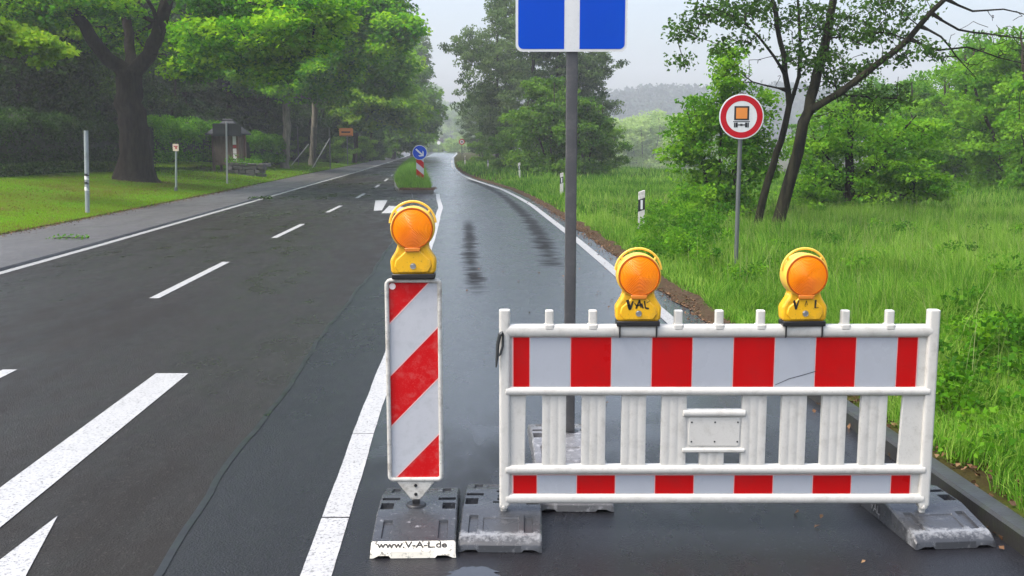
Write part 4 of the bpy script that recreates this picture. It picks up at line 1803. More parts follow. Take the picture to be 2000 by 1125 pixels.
# --- the big maple on the lawn
Y = 41.0
b = ground_at(263, Y)
b.z = atY(263, 350, Y).z
sk = Skel(1)
sk.limb([(b.x, b.y, b.z - .25), shift(atY(262, 300, Y)), shift(atY(260, 240, Y)), shift(atY(256, 185, Y)), shift(atY(252, 150, Y))], .66, .50, wob=.012)
top = len(sk.P) - 1
l1 = sk.limb([shift(atY(225, 130, Y)), shift(atY(185, 85, Y - .8)), shift(atY(150, 30, Y - 1.5)), shift(atY(110, -40, Y - 2)), shift(atY(60, -120, Y - 3))], .30, .12, top)
l2 = sk.limb([shift(atY(280, 120, Y)), shift(atY(305, 70, Y - .5)), shift(atY(325, 10, Y - 1)), shift(atY(345, -60, Y - 1)), shift(atY(380, -160, Y - 2))], .32, .13, top)
l3 = sk.limb([shift(atY(256, 110, Y + .5)), shift(atY(248, 50, Y + 1.2)), shift(atY(240, -40, Y + 2)), shift(atY(250, -160, Y + 2))], .22, .10, top)
sk.limb([shift(atY(300, 20, Y - 2)), shift(atY(270, -30, Y - 2.4))], .10, .06, sk.near(atY(308, 62, Y - .5)))
sk.limb([shift(atY(420, -10, Y - 4)), shift(atY(520, 10, Y - 6)), shift(atY(600, 30, Y - 7))], .12, .04, sk.near(atY(338, -40, Y - 1)))
rg = np.random.default_rng(2)
T = blob_targets([wb(445, 55, 37, 80, 70, 3, 60), wb(490, 75, 36, 80, 65, 2.5, 60), wb(420, 105, 37, 60, 40, 2, 26), wb(560, 60, 35, 70, 60, 2.5, 56), wb(620, 35, 34.5, 70, 60, 2.5, 44),
                  wb(300, 60, 46, 90, 60, 2, 30), wb(375, 130, 40, 35, 22, 1.5, 12), wb(250, -70, 46, 180, 60, 4, 70), wb(60, 5, 38, 60, 50, 2, 26), wb(150, 40, 47, 110, 60, 2, 50), wb(105, 15, 38.5, 60, 40, 2, 20), wb(215, 5, 39, 55, 32, 1.5, 14), wb(200, 60, 47, 90, 50, 2, 30), wb(60, 60, 48, 80, 50, 2, 26), wb(40, -30, 38, 90, 70, 3, 30), wb(440, -60, 38, 150, 80, 4, 60), wb(300, -190, 40, 260, 110, 6, 90), wb(520, 130, 36, 50, 30, 1.5, 18), wb(300, -350, 40, 300, 150, 7, 90), wb(520, -250, 38, 150, 130, 5, 60)], rg)
sk.reach(T, .5, zmin=b.z + 4.0)
V, ti = twig_leaves(sk, T, 125, .80, .165, .150, 3, .36, 1.7, .10, .9)
tree_thing("maple_tree", "large old maple with a thick forked dark trunk on the left lawn", "tree", tuple(b), sk, BARK_DARK, V, ti, L_MAPLE, rtip=.015, ex=.48, flare=1.3, rough=.10)

# --- pale young branches of a tree that stands beyond the left edge
Y = 29.0
sk = Skel(4)
bx_ = ground_at(-120, Y)
sk.limb([(bx_.x, Y, bx_.z - .2), (bx_.x - .05, Y, bx_.z + 3), (bx_.x + .1, Y - .1, bx_.z + 6), (bx_.x, Y, bx_.z + 9)], .17, .06)
rg = np.random.default_rng(5)
T = blob_targets([wb(20, 60, Y, 42, 16, .9, 22), wb(70, 85, Y, 40, 14, .9, 20), wb(115, 100, Y, 26, 14, .6, 12), wb(10, 95, Y, 40, 10, .8, 14), wb(-40, 70, Y, 50, 40, 1.2, 24), wb(-100, -40, Y, 90, 80, 1.8, 40), wb(80, 122, Y, 10, 8, .3, 3)], rg)
sk.reach(T, .35, zmin=3)
V, ti = twig_leaves(sk, T, 60, .34, .15, .12, 6, .5, 1.1, .45, .9)
tree_thing("young_maple", "pale yellow green maple branches reaching in at the left edge", "tree", (bx_.x, Y, bx_.z), sk, BARK, V, ti, L_LIGHT, rtip=.008)


# --- slim roadside trees on the left
def roadside(px, base_y, Y, trunk, r0, blobs, seed, label, leafm, wood, n_per, rad, L, W, name="lime_tree", t0=.3, t1=.8, group="slim trees along the left footpath"):
    b = ground_at(px, Y)
    sk = Skel(seed)
    pts = [(b.x, Y, b.z - .2)] + [shift(atY(x, y, Y)) for x, y in trunk]
    sk.limb(pts, r0, r0 * .45, wob=.02)
    T = blob_targets(blobs, np.random.default_rng(seed + 50))
    sk.reach(T, .6, zmin=b.z + 2.6)
    V, ti = twig_leaves(sk, T, n_per, rad, L, W, seed + 90, .42, 1.4, t0, t1)
    return tree_thing(name, label, "tree", tuple(b), sk, wood, V, ti, leafm, group, rtip=.016, flare=.7, rough=.04)


roadside(558, 325, 69, [(559, 280), (560, 220), (562, 170), (566, 90), (570, -20), (575, -130)], .29,
         [wb(560, 130, 66, 110, 70, 3.5, 60), wb(650, 95, 62, 100, 75, 3.5, 75), wb(490, 145, 68, 60, 35, 3, 30), wb(635, 160, 64, 55, 22, 2.5, 26), wb(560, -20, 68, 200, 90, 5, 70), wb(720, 20, 60, 85, 55, 3.2, 70), wb(770, 60, 58, 45, 45, 2, 40), wb(740, -60, 62, 80, 60, 3, 30), wb(640, -200, 64, 200, 130, 6, 80)], 20,
         "slim grey trunk just right of the kiosk carrying a wide leafy crown", L_MAPLE, BARK_GREY, 115, 1.05, .25, .21, "maple_tree")
roadside(611, 322, 80, [(612, 280), (614, 220), (617, 170), (622, 90), (625, -20)], .27,
         [wb(640, 150, 78, 90, 50, 4, 50), wb(720, 110, 74, 80, 55, 4, 60), wb(640, 40, 80, 120, 90, 5, 60), wb(750, 150, 74, 50, 40, 3, 36)], 21,
         "slim leaning trunk in front of the wire mesh fence", L_BRIGHT, BARK_GREY, 80, 1.2, .34, .27, "maple_tree", .4, .95)
roadside(694, 312, 98, [(695, 280), (698, 240), (702, 190), (708, 120)], .24,
         [wb(730, 190, 96, 90, 50, 4, 70), wb(780, 215, 98, 50, 40, 4, 46), wb(700, 215, 96, 60, 40, 4, 40), wb(770, 150, 100, 50, 50, 4, 40), wb(690, 150, 98, 70, 60, 4, 36)], 22,
         "roadside tree with yellowish green crown and thin dark trunk beside the orange sign", L_LIGHT, BARK, 80, 1.35, .38, .3, "lime_tree", .15, .75)
roadside(770, 305, 128, [(772, 270), (776, 220), (780, 150)], .25,
         [wb(800, 200, 126, 50, 70, 5, 60), wb(820, 225, 126, 34, 40, 4, 40), wb(790, 130, 130, 40, 60, 5, 40), wb(775, 260, 124, 40, 30, 4, 30), wb(810, 265, 124, 30, 22, 4, 24)], 23,
         "farthest tall tree on the left, rounded grey green crown hanging toward the bend", L_MID, BARK, 90, 1.7, .5, .4, "lime_tree", .35, .8)
roadside(805, 300, 165, [(808, 260), (812, 180), (815, 110), (812, 60)], .25,
         [wb(815, 120, 165, 18, 60, 4, 36), wb(815, 190, 165, 34, 60, 5, 44), wb(828, 240, 165, 24, 30, 5, 26)], 24,
         "hazy narrow tree rising behind the left crowns beside the sky gap", L_GREY, BARK, 80, 2.0, .6, .45, "poplar_tree", .3, .7)


# --- spruces and dark evergreens behind the lawn: built once, copied
def spruce_parts(seed, H, R):
    rng = np.random.default_rng(seed)
    sk = Skel(seed)
    sk.limb([(0, 0, -.3), (.05, 0, H * .4), (0, .05, H * .75), (0, 0, H)], .22, .02, step=.6, wob=.01)
    Vs, ts = [], []
    z = .6
    while z < H - .2:
        f = (1 - z / H)
        for k in range(int(6 + 4 * f)):
            a = rng.uniform(0, 2 * math.pi)
            ln = R * (f ** .8) * rng.uniform(.7, 1.12) + .15
            n = int(16 + ln * 26)
            t = rng.uniform(.12, 1, n) ** .7
            sag = -.32 * ln * t ** 1.6 + .16 * ln * t ** 4
            wd = .10 + .30 * ln * .35 * (1 - t * .6)
            lat = rng.normal(0, 1, n) * wd * .8
            C = np.stack([np.cos(a) * ln * t - np.sin(a) * lat, np.sin(a) * ln * t + np.cos(a) * lat, z + sag - np.abs(lat) * .25 - rng.uniform(0, .22, n)], 1)
            out = np.tile(np.array([np.cos(a), np.sin(a), -.5]), (n, 1))
            Vs.append(leaf_geo(C, .34, .13, rng, .7, .6, axis_out=out * 1.6))
            ts.append(np.clip(rng.uniform(.2, .7) + .25 * (t - .5) + rng.normal(0, .1, n), 0, 1))
        z += .42
    return sk, np.concatenate(Vs), np.concatenate(ts)


sk, V, ti = spruce_parts(30, 15.5, 3.6)
b = ground_at(370, 68)
sp0 = tree_thing("spruce_tree", "dark spruce with drooping boughs directly behind the bright hedge", "tree", (0, 0, 0), sk, BARK_DARK, V, ti, L_NEEDLE, "dark spruces behind the hedges")
sp0.location = tuple(b)
for px, Y, sc, rz, lab in ((455, 72, .95, 1.3, "dark spruce with drooping boughs rising behind the kiosk roof"), (525, 84, 1.1, 2.2, "dark spruce left of the slim grey trunks"),
                           (180, 58, .98, 3.9, "dark spruce whose boughs show left of the big maple trunk"), (70, 56, 1.05, 4.6, "dark spruce behind the shaded hedge near the left edge"),
                           (300, 82, 1.15, 5.2, "taller spruce showing between the maple limbs"), (600, 100, 1.1, .6, "dark spruce behind the wire mesh fence")):
    p = ground_at(px, Y)
    dup(sp0, tuple(p), rz, sc, lab)


# --- broad trees, made once per kind and copied
def broad_parts(seed, H, R, n_t, n_per, rad, L, W, trunk_r, z0=.25, t0=.3, t1=.75, multi=1, flat=.6):
    rng = np.random.default_rng(seed)
    sk = Skel(seed)
    for k in range(multi):
        a = 2 * math.pi * k / multi + rng.uniform(0, 1)
        sp = 0 if multi == 1 else R * .45
        sk.limb([(.12 * k, .05 * k, -.3), (sp * .3 * math.cos(a) + rng.normal(0, .1), sp * .3 * math.sin(a), H * .3), (sp * .8 * math.cos(a) + rng.normal(0, .2), sp * .8 * math.sin(a), H * .62), (sp * math.cos(a), sp * math.sin(a), H * .9)], trunk_r, trunk_r * .3, wob=.03)
    bl = []
    nb = 9
    for k in range(nb):
        a = rng.uniform(0, 2 * math.pi)
        zz = H * (z0 + (.93 - z0) * (k + .5) / nb)
        prof = math.sin(math.pi * min(1, max(.12, (zz / H - z0 * .5) / (1.08 - z0 * .5))) ** .8)
        rr = R * prof
        off = rr * rng.uniform(.2, .55)
        bl.append(((off * math.cos(a), off * math.sin(a), zz), (rr * .75 + .2, rr * .75 + .2, H * .10), int(n_t / nb)))
    T = blob_targets(bl, rng)
    sk.reach(T, .5, zmin=H * z0 * .35)
    V, ti = twig_leaves(sk, T, n_per, rad, L, W, seed + 1, flat, .9, t0, t1)
    return sk, V, ti


def kind(name, label, cat, seed, leafm, wood, group, **kw):
    sk, V, ti = broad_parts(seed, **kw)
    return tree_thing(name, label, cat, (0, 0, 0), sk, wood, V, ti, leafm, group, rtip=.012)


def place(proto, spots, used):
    for i, (px, Y, sc, rz, lab, dz) in enumerate(spots):
        p = ground_at(px, Y)
        loc = (p.x, p.y, p.z + dz)
        if proto.name not in used:
            used.add(proto.name)
            proto.location = loc
            proto.rotation_euler = (0, 0, rz)
            proto.scale = (sc,) * 3 if not isinstance(sc, tuple) else sc
            proto["label"] = lab
        else:
            dup(proto, loc, rz, sc, lab)


used = set()
# dark broad evergreens that close the left background
ev = kind("yew_tree", "x", "tree", 40, L_DARK, BARK_DARK, "dark evergreens at the left", H=9, R=4.2, n_t=230, n_per=95, rad=.75, L=.24, W=.15, trunk_r=.16, z0=.08, multi=2)
place(ev, [(20, 46, 1.0, 0, "dark yew behind the shaded hedge at the far left", 0), (125, 50, .9, 1.4, "dark yew between the far left and the big maple trunk", 0), (330, 62, .75, 2.4, "dark yew above the bright hedge", 0),
           (215, 66, 1.25, 3.3, "tall dark yew behind the big maple trunk", 0), (430, 82, 1.1, 4.4, "dark yew behind the kiosk and its spruce", 0), (505, 74, .7, 5.2, "low dark yew behind the hedge right of the kiosk", 0),
           (655, 98, .95, .9, "dark evergreen between the mesh fence and the orange sign", 0), (725, 112, .75, 1.9, "dark evergreen above the bushes where the footpath narrows", 0), (590, 92, .8, 2.9, "dark evergreen seen between the two slim grey trunks", 0)], used)
tl = kind("beech_tree", "x", "tree", 41, L_MID, BARK, "tall trees of the left background", H=17, R=6.5, n_t=260, n_per=95, rad=1.25, L=.42, W=.3, trunk_r=.3, z0=.2)
place(tl, [(40, 84, 1.1, 0, "tall beech above the yews at the far left", 0), (170, 92, 1.1, 1.1, "tall beech seen through the left maple limbs", 0), (330, 100, 1.15, 2.3, "tall beech seen right of the maple's right limb", 0),
           (470, 108, 1.15, 3.1, "tall beech above the kiosk", 0), (560, 122, 1.2, 4.2, "tall beech behind the two slim trunks", 0), (690, 140, 1.05, 5.3, "tall beech behind the orange sign", 0), (745, 165, 1.0, .4, "tall beech toward the bend on the left", 0)], used)
bs = kind("bush", "x", "bush", 42, L_MID, BARK, "bushes along the left footpath", H=2.6, R=1.7, n_t=70, n_per=90, rad=.42, L=.17, W=.11, trunk_r=.05, z0=.05, multi=3)
place(bs, [(660, 92, .9, 0, "round bush under the orange sign", 0), (712, 104, 1.0, 1.2, "dark green bush right of the thin dark trunk", 0), (740, 118, 1.1, 2.1, "bush at the narrow end of the lawn", 0), (765, 134, 1.2, 3.3, "last bush before the left footpath disappears", 0),
           (548, 75, .7, 4.0, "small bush left of the slim grey trunk", 0), (590, 84, .8, 5.0, "small bush between the slim trunks", 0)], used)
# trees where the road bends out of sight
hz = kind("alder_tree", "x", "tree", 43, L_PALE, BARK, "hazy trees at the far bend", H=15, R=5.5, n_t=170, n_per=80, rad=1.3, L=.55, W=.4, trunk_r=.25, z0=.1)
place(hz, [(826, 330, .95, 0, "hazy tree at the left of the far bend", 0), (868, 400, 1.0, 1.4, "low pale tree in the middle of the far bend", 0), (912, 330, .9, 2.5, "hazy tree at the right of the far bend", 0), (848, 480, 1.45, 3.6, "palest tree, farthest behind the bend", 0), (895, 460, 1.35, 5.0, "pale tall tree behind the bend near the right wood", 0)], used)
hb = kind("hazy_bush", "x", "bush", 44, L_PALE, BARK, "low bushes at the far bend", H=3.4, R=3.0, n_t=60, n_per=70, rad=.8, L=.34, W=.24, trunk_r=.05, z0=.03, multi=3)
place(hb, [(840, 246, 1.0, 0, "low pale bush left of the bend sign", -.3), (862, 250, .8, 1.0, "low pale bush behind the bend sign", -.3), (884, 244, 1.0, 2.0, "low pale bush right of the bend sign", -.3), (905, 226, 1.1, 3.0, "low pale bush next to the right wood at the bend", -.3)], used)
# the wood right of the lane
wa = kind("hornbeam_tree", "x", "tree", 45, L_GREY, BARK_DARK, "trees of the wood beside the lane", H=15, R=5.2, n_t=330, n_per=75, rad=.85, L=.25, W=.17, trunk_r=.22, z0=.12, t0=.2, t1=.8, flat=.45)
place(wa, [(972, 84, (.74, .74, .96), 0, "tallest grey green tree over the lane's right side", 0), (1040, 80, 1.0, 1.6, "tall tree left of the blue sign's pole", 0), (1088, 76, .78, 2.8, "tall tree behind the blue sign's pole", 0), (995, 108, .85, 4.1, "tree behind the tallest one beside the lane", 0), (938, 124, (.45, .45, .62), 5.2, "smaller tree at the far end of the wood beside the lane", 0), (1128, 84, .62, 1.0, "lower tree at the right edge of the wood", 0)], used)
wb_ = kind("hazel_bush", "x", "bush", 46, L_MID, BARK, "bright bushes in front of the wood", H=5.0, R=2.4, n_t=130, n_per=95, rad=.5, L=.17, W=.12, trunk_r=.06, z0=.03, multi=3, flat=.5)
place(wb_, [(1075, 56, 1.12, 0, "tall bright bush left beside the blue sign's pole", 0), (1142, 55, .88, 1.3, "bright bush right beside the blue sign's pole", 0), (1035, 64, .75, 2.6, "bright bush behind the third delineator post", 0), (985, 72, .62, 3.9, "low bush near the bend of the lane", 0), (1180, 58, .62, 5.0, "low bush at the corner of the hazy meadow", 0), (948, 92, .6, .4, "small bush behind the far delineator posts", 0)], used)
# pale misty thicket across the meadow, lower ground
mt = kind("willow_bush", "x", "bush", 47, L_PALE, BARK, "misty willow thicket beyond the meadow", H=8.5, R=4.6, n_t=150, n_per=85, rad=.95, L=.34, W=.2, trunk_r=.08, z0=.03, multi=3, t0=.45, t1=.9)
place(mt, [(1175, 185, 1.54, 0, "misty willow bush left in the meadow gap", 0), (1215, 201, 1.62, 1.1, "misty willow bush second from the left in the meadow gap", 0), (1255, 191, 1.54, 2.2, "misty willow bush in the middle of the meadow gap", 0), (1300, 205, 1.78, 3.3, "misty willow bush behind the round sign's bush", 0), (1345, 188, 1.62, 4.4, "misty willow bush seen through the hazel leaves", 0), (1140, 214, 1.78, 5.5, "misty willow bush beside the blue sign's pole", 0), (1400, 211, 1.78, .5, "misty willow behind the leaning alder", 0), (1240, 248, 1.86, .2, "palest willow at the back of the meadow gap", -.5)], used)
# thicket at the right edge
rt = kind("field_maple", "x", "tree", 48, L_BRIGHT, BARK, "thicket at the right edge of the meadow", H=7.0, R=3.6, n_t=230, n_per=95, rad=.62, L=.17, W=.13, trunk_r=.12, z0=.03, multi=3, t0=.4, t1=.95, flat=.5)
place(rt, [(1960, 40, .86, 0, "dense field maple at the right edge of the photo", 0), (1870, 46, .86, 1.5, "dense field maple left of the one at the right edge", 0), (2060, 36, .9, 2.4, "field maple leaving the photo at the right", 0), (1790, 54, .80, 3.5, "field maple behind the small spreading tree", 0), (1930, 58, 1.15, 4.6, "taller field maple at the back of the right thicket", 0), (1720, 62, .85, 5.4, "field maple at the back, behind the leaning alder's limb", 0), (2040, 52, 1.15, .7, "tall field maple at the back on the far right", 0), (1610, 66, .8, 2.0, "field maple behind the forked trunk", 0)], used)

# --- leaning alder with bare limb on the right
Y = 20.5
b = ground_at(1508, Y)
sk = Skel(60)
sk.limb([(b.x, Y, -.2), shift(atY(1530, 392, Y)), shift(atY(1556, 300, Y)), shift(atY(1572, 240, Y)), shift(atY(1592, 165, Y + .2)), shift(atY(1612, 80, Y + .3)), shift(atY(1628, 0, Y + .4)), shift(atY(1650, -120, Y + .5))], .128, .06, step=.25, wob=.02)
f = sk.near(atY(1580, 215, Y))
sk.limb([shift(atY(1640, 182, Y - .3)), shift(atY(1715, 125, Y - .6)), shift(atY(1775, 75, Y - .8)), shift(atY(1820, 25, Y - .9)), shift(atY(1880, -30, Y - 1.0)), shift(atY(1960, -80, Y - 1))], .075, .03, f, step=.25, wob=.03)
sk.limb([(b.x - .32, Y + .3, -.2), shift(atY(1500, 352, Y + .3)), shift(atY(1525, 275, Y + .3)), shift(atY(1541, 205, Y + .3)), shift(atY(1528, 110, Y + .2)), shift(atY(1508, 0, Y)), shift(atY(1495, -80, Y))], .085, .03, None, step=.25, wob=.03)
sk.limb([shift(atY(1560, 150, Y + .4)), shift(atY(1562, 60, Y + .4)), shift(atY(1556, -20, Y + .4))], .045, .02, sk.near(atY(1541, 205, Y + .3)), step=.25)
sk.limb([shift(atY(1480, 70, Y - .3)), shift(atY(1430, 30, Y - .5)), shift(atY(1370, 10, Y - .6))], .032, .012, sk.near(atY(1535, 140, Y + .2)), step=.25)
sk.limb([shift(atY(1470, 160, Y - .2)), shift(atY(1450, 145, Y - .3))], .022, .01, sk.near(atY(1541, 190, Y + .2)), step=.25)
for st, tp in (((1820, 25), [(1872, 58), (1930, 66), (1990, 74), (2060, 80)]), ((1775, 75), [(1832, 98), (1890, 92), (1950, 112), (2020, 128)]), ((1850, 0), [(1900, 22), (1960, 18), (2040, 40)]), ((1800, 50), [(1838, 72), (1868, 110), (1905, 150)])):
    sk.limb([shift(atY(x, y, Y - .9)) for x, y in tp], .024, .006, sk.near(atY(st[0], st[1], Y - .9)), step=.22, wob=.02)
rg = np.random.default_rng(61)
T = blob_targets([wb(1390, 30, Y - .4, 60, 30, .7, 26), wb(1340, 60, Y - .6, 34, 22, .5, 12), wb(1330, 115, Y - .6, 26, 12, .4, 5), wb(1460, 20, Y, 50, 35, .8, 18), wb(1430, 80, Y - .2, 50, 22, .6, 10), wb(1540, 30, Y + .3, 55, 50, .9, 20),
                  wb(1640, 30, Y + .4, 80, 45, 1.0, 34), wb(1700, 70, Y - .2, 70, 35, .8, 24), wb(1620, 100, Y + .2, 60, 40, .9, 18), wb(1740, 20, Y - .5, 70, 40, .8, 26), wb(1560, 110, Y + .3, 70, 45, .8, 18), wb(1690, 130, Y - .3, 60, 22, .6, 12),
                  wb(1780, 110, Y - .6, 60, 30, .6, 18), wb(1640, 160, Y + .5, 90, 40, .8, 22), wb(1730, 190, Y + .4, 80, 30, .8, 16), wb(1500, -40, Y, 160, 40, 1.2, 24), wb(1690, -50, Y, 140, 40, 1.2, 24), wb(1430, -50, Y, 110, 40, 1, 16), wb(1580, -150, Y, 220, 70, 2, 40), wb(1660, 215, Y - .2, 70, 30, .6, 12)], rg)
sk.reach(T, .28, zmin=1.7, bend=.25)
bare = blob_targets([wb(1920, 70, Y - .9, 80, 50, .4, 34), wb(1980, 70, Y - .9, 50, 60, .4, 26), wb(1890, 125, Y - .9, 60, 30, .4, 18), wb(1620, 130, Y, 150, 100, 1, 26), wb(1480, 150, Y, 80, 50, .8, 10)], rg)
sk.reach(bare, .25, zmin=1.7, bend=.12, zpen=.15)
V, ti = twig_leaves(sk, T, 23, .31, .085, .062, 62, .6, .8, .2, .7)
AL_LEAF = leaf_mat("alder_leaf", (.022, .060, .010), (.050, .125, .014), (.095, .200, .022), .38, .12)
tree_thing("alder_tree", "leaning dark alder with forked trunk and long bare right limb behind the round sign", "tree", (b.x, Y, 0), sk, BARK_MOSS, V, ti, AL_LEAF, rtip=.0062, ex=.48, rough=.15)

# --- small spreading tree with low boughs
Y = 26.0
b = ground_at(1660, Y)
sk = Skel(64)
sk.limb([(b.x, Y, -.2), shift(atY(1661, 380, Y)), shift(atY(1658, 310, Y)), shift(atY(1664, 250, Y)), shift(atY(1668, 190, Y))], .15, .05, step=.25, wob=.02)
sk.limb([shift(atY(1700, 412, Y - .3)), shift(atY(1735, 405, Y - .5))], .04, .02, sk.near(atY(1660, 405, Y)), step=.2)
sk.limb([shift(atY(1700, 330, Y - .3)), shift(atY(1750, 270, Y - .5)), shift(atY(1790, 225, Y - .6))], .05, .015, sk.near(atY(1660, 350, Y)), step=.25)
sk.limb([shift(atY(1625, 320, Y - .3)), shift(atY(1590, 270, Y - .5))], .04, .015, sk.near(atY(1660, 350, Y)), step=.25)
rg = np.random.default_rng(65)
T = blob_targets([wb(1660, 250, Y, 100, 60, 1.5, 56), wb(1740, 300, Y, 90, 55, 1.6, 60), wb(1600, 310, Y, 60, 60, 1.4, 44), wb(1700, 360, Y, 130, 40, 1.6, 66), wb(1790, 360, Y, 65, 40, 1.2, 36), wb(1590, 380, Y, 50, 35, 1.2, 34), wb(1780, 250, Y, 60, 40, 1.2, 26), wb(1660, 400, Y, 90, 16, 1.2, 20)], rg)
sk.reach(T, .32, zmin=.5, zpen=.5)
V, ti = twig_leaves(sk, T, 58, .38, .10, .072, 66, .4, 1.3, .35, 1.0)
tree_thing("hornbeam_sapling", "small spreading tree with low boughs right of the leaning alder", "tree", (b.x, Y, 0), sk, BARK_DARK, V, ti, L_BRIGHT, rtip=.007, rough=.06)

# --- hazel behind the round sign
Y = 23.0
b = ground_at(1400, Y)
sk = Skel(67)
for dx, tp in ((-.25, [(1385, 380), (1362, 290), (1340, 210)]), (0, [(1405, 360), (1408, 260), (1415, 160), (1418, 100)]), (.25, [(1432, 370), (1450, 280), (1470, 200)]), (.1, [(1420, 380), (1440, 300), (1445, 230)])):
    sk.limb([(b.x + dx, Y, -.2)] + [shift(atY(x, y, Y)) for x, y in tp], .04, .012, step=.25, wob=.03)
rg = np.random.default_rng(68)
T = blob_targets([wb(1370, 230, Y, 50, 60, .9, 44), wb(1345, 300, Y, 50, 60, .9, 46), wb(1420, 160, Y, 36, 60, .7, 36), wb(1425, 110, Y, 30, 26, .5, 16), wb(1430, 290, Y, 60, 80, 1, 60), wb(1380, 380, Y, 60, 55, 1, 54), wb(1450, 400, Y, 50, 50, 1, 44), wb(1480, 300, Y + .6, 50, 60, .8, 36), wb(1345, 400, Y - 1, 40, 36, .6, 20), wb(1470, 220, Y + .3, 50, 60, .8, 30)], rg)
sk.reach(T, .3, zmin=.3)
V, ti = twig_leaves(sk, T, 46, .36, .095, .068, 69, .45, 1.2, .3, .95)
tree_thing("hazel_shrub", "tall loose hazel shrub directly behind the round lorry sign", "shrub", (b.x, Y, 0), sk, BARK, V, ti, L_BRIGHT, rtip=.006)


# --- hedges on the left
def hedge(label, pts, Hh, depth, n, L, W, leafm, seed, group="clipped hedges behind the lawn"):
    rng = np.random.default_rng(seed)
    pts = np.array(pts, float)
    seg = np.linalg.norm(np.diff(pts, axis=0), axis=1)
    cum = np.concatenate([[0], np.cumsum(seg)])
    tot = cum[-1]
    base = pts.mean(0)
    bz = ground_z(base[0], base[1])
    root = thing("hedge", label, "hedge", (base[0], base[1], bz), 0, group)

    def cross(s, a, rad):
        x = np.interp(s, cum, pts[:, 0])
        y = np.interp(s, cum, pts[:, 1])
        i = np.clip(np.searchsorted(cum, s) - 1, 0, len(seg) - 1)
        d = np.diff(pts, axis=0)[i] / seg[i][:, None]
        nx_, ny_ = -d[:, 1], d[:, 0]
        ca, sa = np.cos(a), np.sin(a)
        px_ = np.sign(ca) * np.abs(ca) ** .55 * depth * .5 * rad
        pz_ = Hh * .5 + np.sign(sa) * np.abs(sa) ** .55 * Hh * .5 * rad
        hv = 1 + .09 * np.sin(s * 1.7 + seed) + .06 * np.sin(s * 4.1)
        gz = np.array([ground_z(u, v) for u, v in zip(x, y)])
        return np.stack([x + nx_ * px_ - base[0], y + ny_ * px_ - base[1], np.maximum(pz_ * hv, .02) + gz - bz], 1)
    s = rng.uniform(0, tot, n)
    a = rng.uniform(-.45, math.pi + .45, n)
    P = cross(s, a, rng.uniform(.80, 1.08, n))
    lump = np.sin(P[:, 0] * 2.1 + P[:, 2] * 3) * .5 + np.sin(P[:, 1] * 2.7 + P[:, 2] * 1.9 + 2) * .5
    tint = .48 + .14 * lump + rng.normal(0, .14, n)
    link("foliage", leaf_mesh("foliage", leaf_geo(P, L, W, rng, .6, .1), tint, leafm), root)
    ns, na = max(6, int(tot / .5)), 14
    rows = []
    for i in range(ns + 1):
        ss = np.full(na, tot * i / ns)
        k = .3 if i in (0, ns) else .84
        rows.append(cross(ss, np.linspace(-.6, math.pi + .6, na), k + rng.normal(0, .03, na)))
    V_ = np.array(rows)
    idx = np.arange((ns + 1) * na).reshape(ns + 1, na)
    q = np.stack([idx[:-1, :-1], idx[:-1, 1:], idx[1:, 1:], idx[1:, :-1]], -1).reshape(-1, 4)
    link("stems", mesh_np("stems", V_.reshape(-1, 3), q, np.full(len(q), 4), pmat("hedge_inside", (.012, .020, .008), .9, var=.4)), root)
    return root


def gp(px, Y, extra=0):
    x = (px - 1000) / F * Y
    return (x, Y + extra)


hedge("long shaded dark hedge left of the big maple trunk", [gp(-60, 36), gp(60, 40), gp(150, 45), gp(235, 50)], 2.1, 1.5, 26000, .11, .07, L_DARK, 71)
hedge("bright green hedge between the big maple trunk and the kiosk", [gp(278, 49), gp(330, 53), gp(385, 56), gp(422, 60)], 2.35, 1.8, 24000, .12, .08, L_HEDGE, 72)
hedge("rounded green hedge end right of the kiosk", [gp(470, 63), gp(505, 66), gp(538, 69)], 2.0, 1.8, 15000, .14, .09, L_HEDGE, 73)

# ivy and undergrowth at the foot of the hedge and on the wall
rng = np.random.default_rng(75)


def scatter_cover(name, P, L, W, m, tint, up=1.0):
    o = link(name, leaf_mesh(name, leaf_geo(P, L, W, rng, up, .1), tint, m))
    return tag(o, kind="stuff")


n = 9000
t = rng.uniform(0, 1, n)
xs_ = np.interp(t, [0, .35, .7, 1], [gp(-60, 34.5)[0], gp(60, 38.4)[0], gp(150, 43)[0], gp(290, 47)[0]])
ys_ = np.interp(t, [0, .35, .7, 1], [34.5, 38.4, 43, 47.0])
off = rng.normal(0, .35, n)
P = np.stack([xs_ + off * .4, ys_ + off, np.array([ground_z(x, y) for x, y in zip(xs_, ys_)]) + rng.uniform(0, 1, n) ** 2 * .45], 1)
scatter_cover("ivy_undergrowth", P, .11, .09, L_DARK, rng.uniform(.3, 1.0, n))
n = 420
wx = rng.uniform(atY(440, 330, 54).x, atY(508, 330, 54).x, n)
wy = 54.3 + rng.normal(0, .3, n)
P = np.stack([wx, wy, np.array([ground_z(x, 54) for x in wx]) + .62 + rng.uniform(-.1, .45, n) * rng.uniform(0, 1, n)], 1)
scatter_cover("wall_top_plants", P, .12, .07, L_HEDGE, rng.uniform(.1, .8, n))


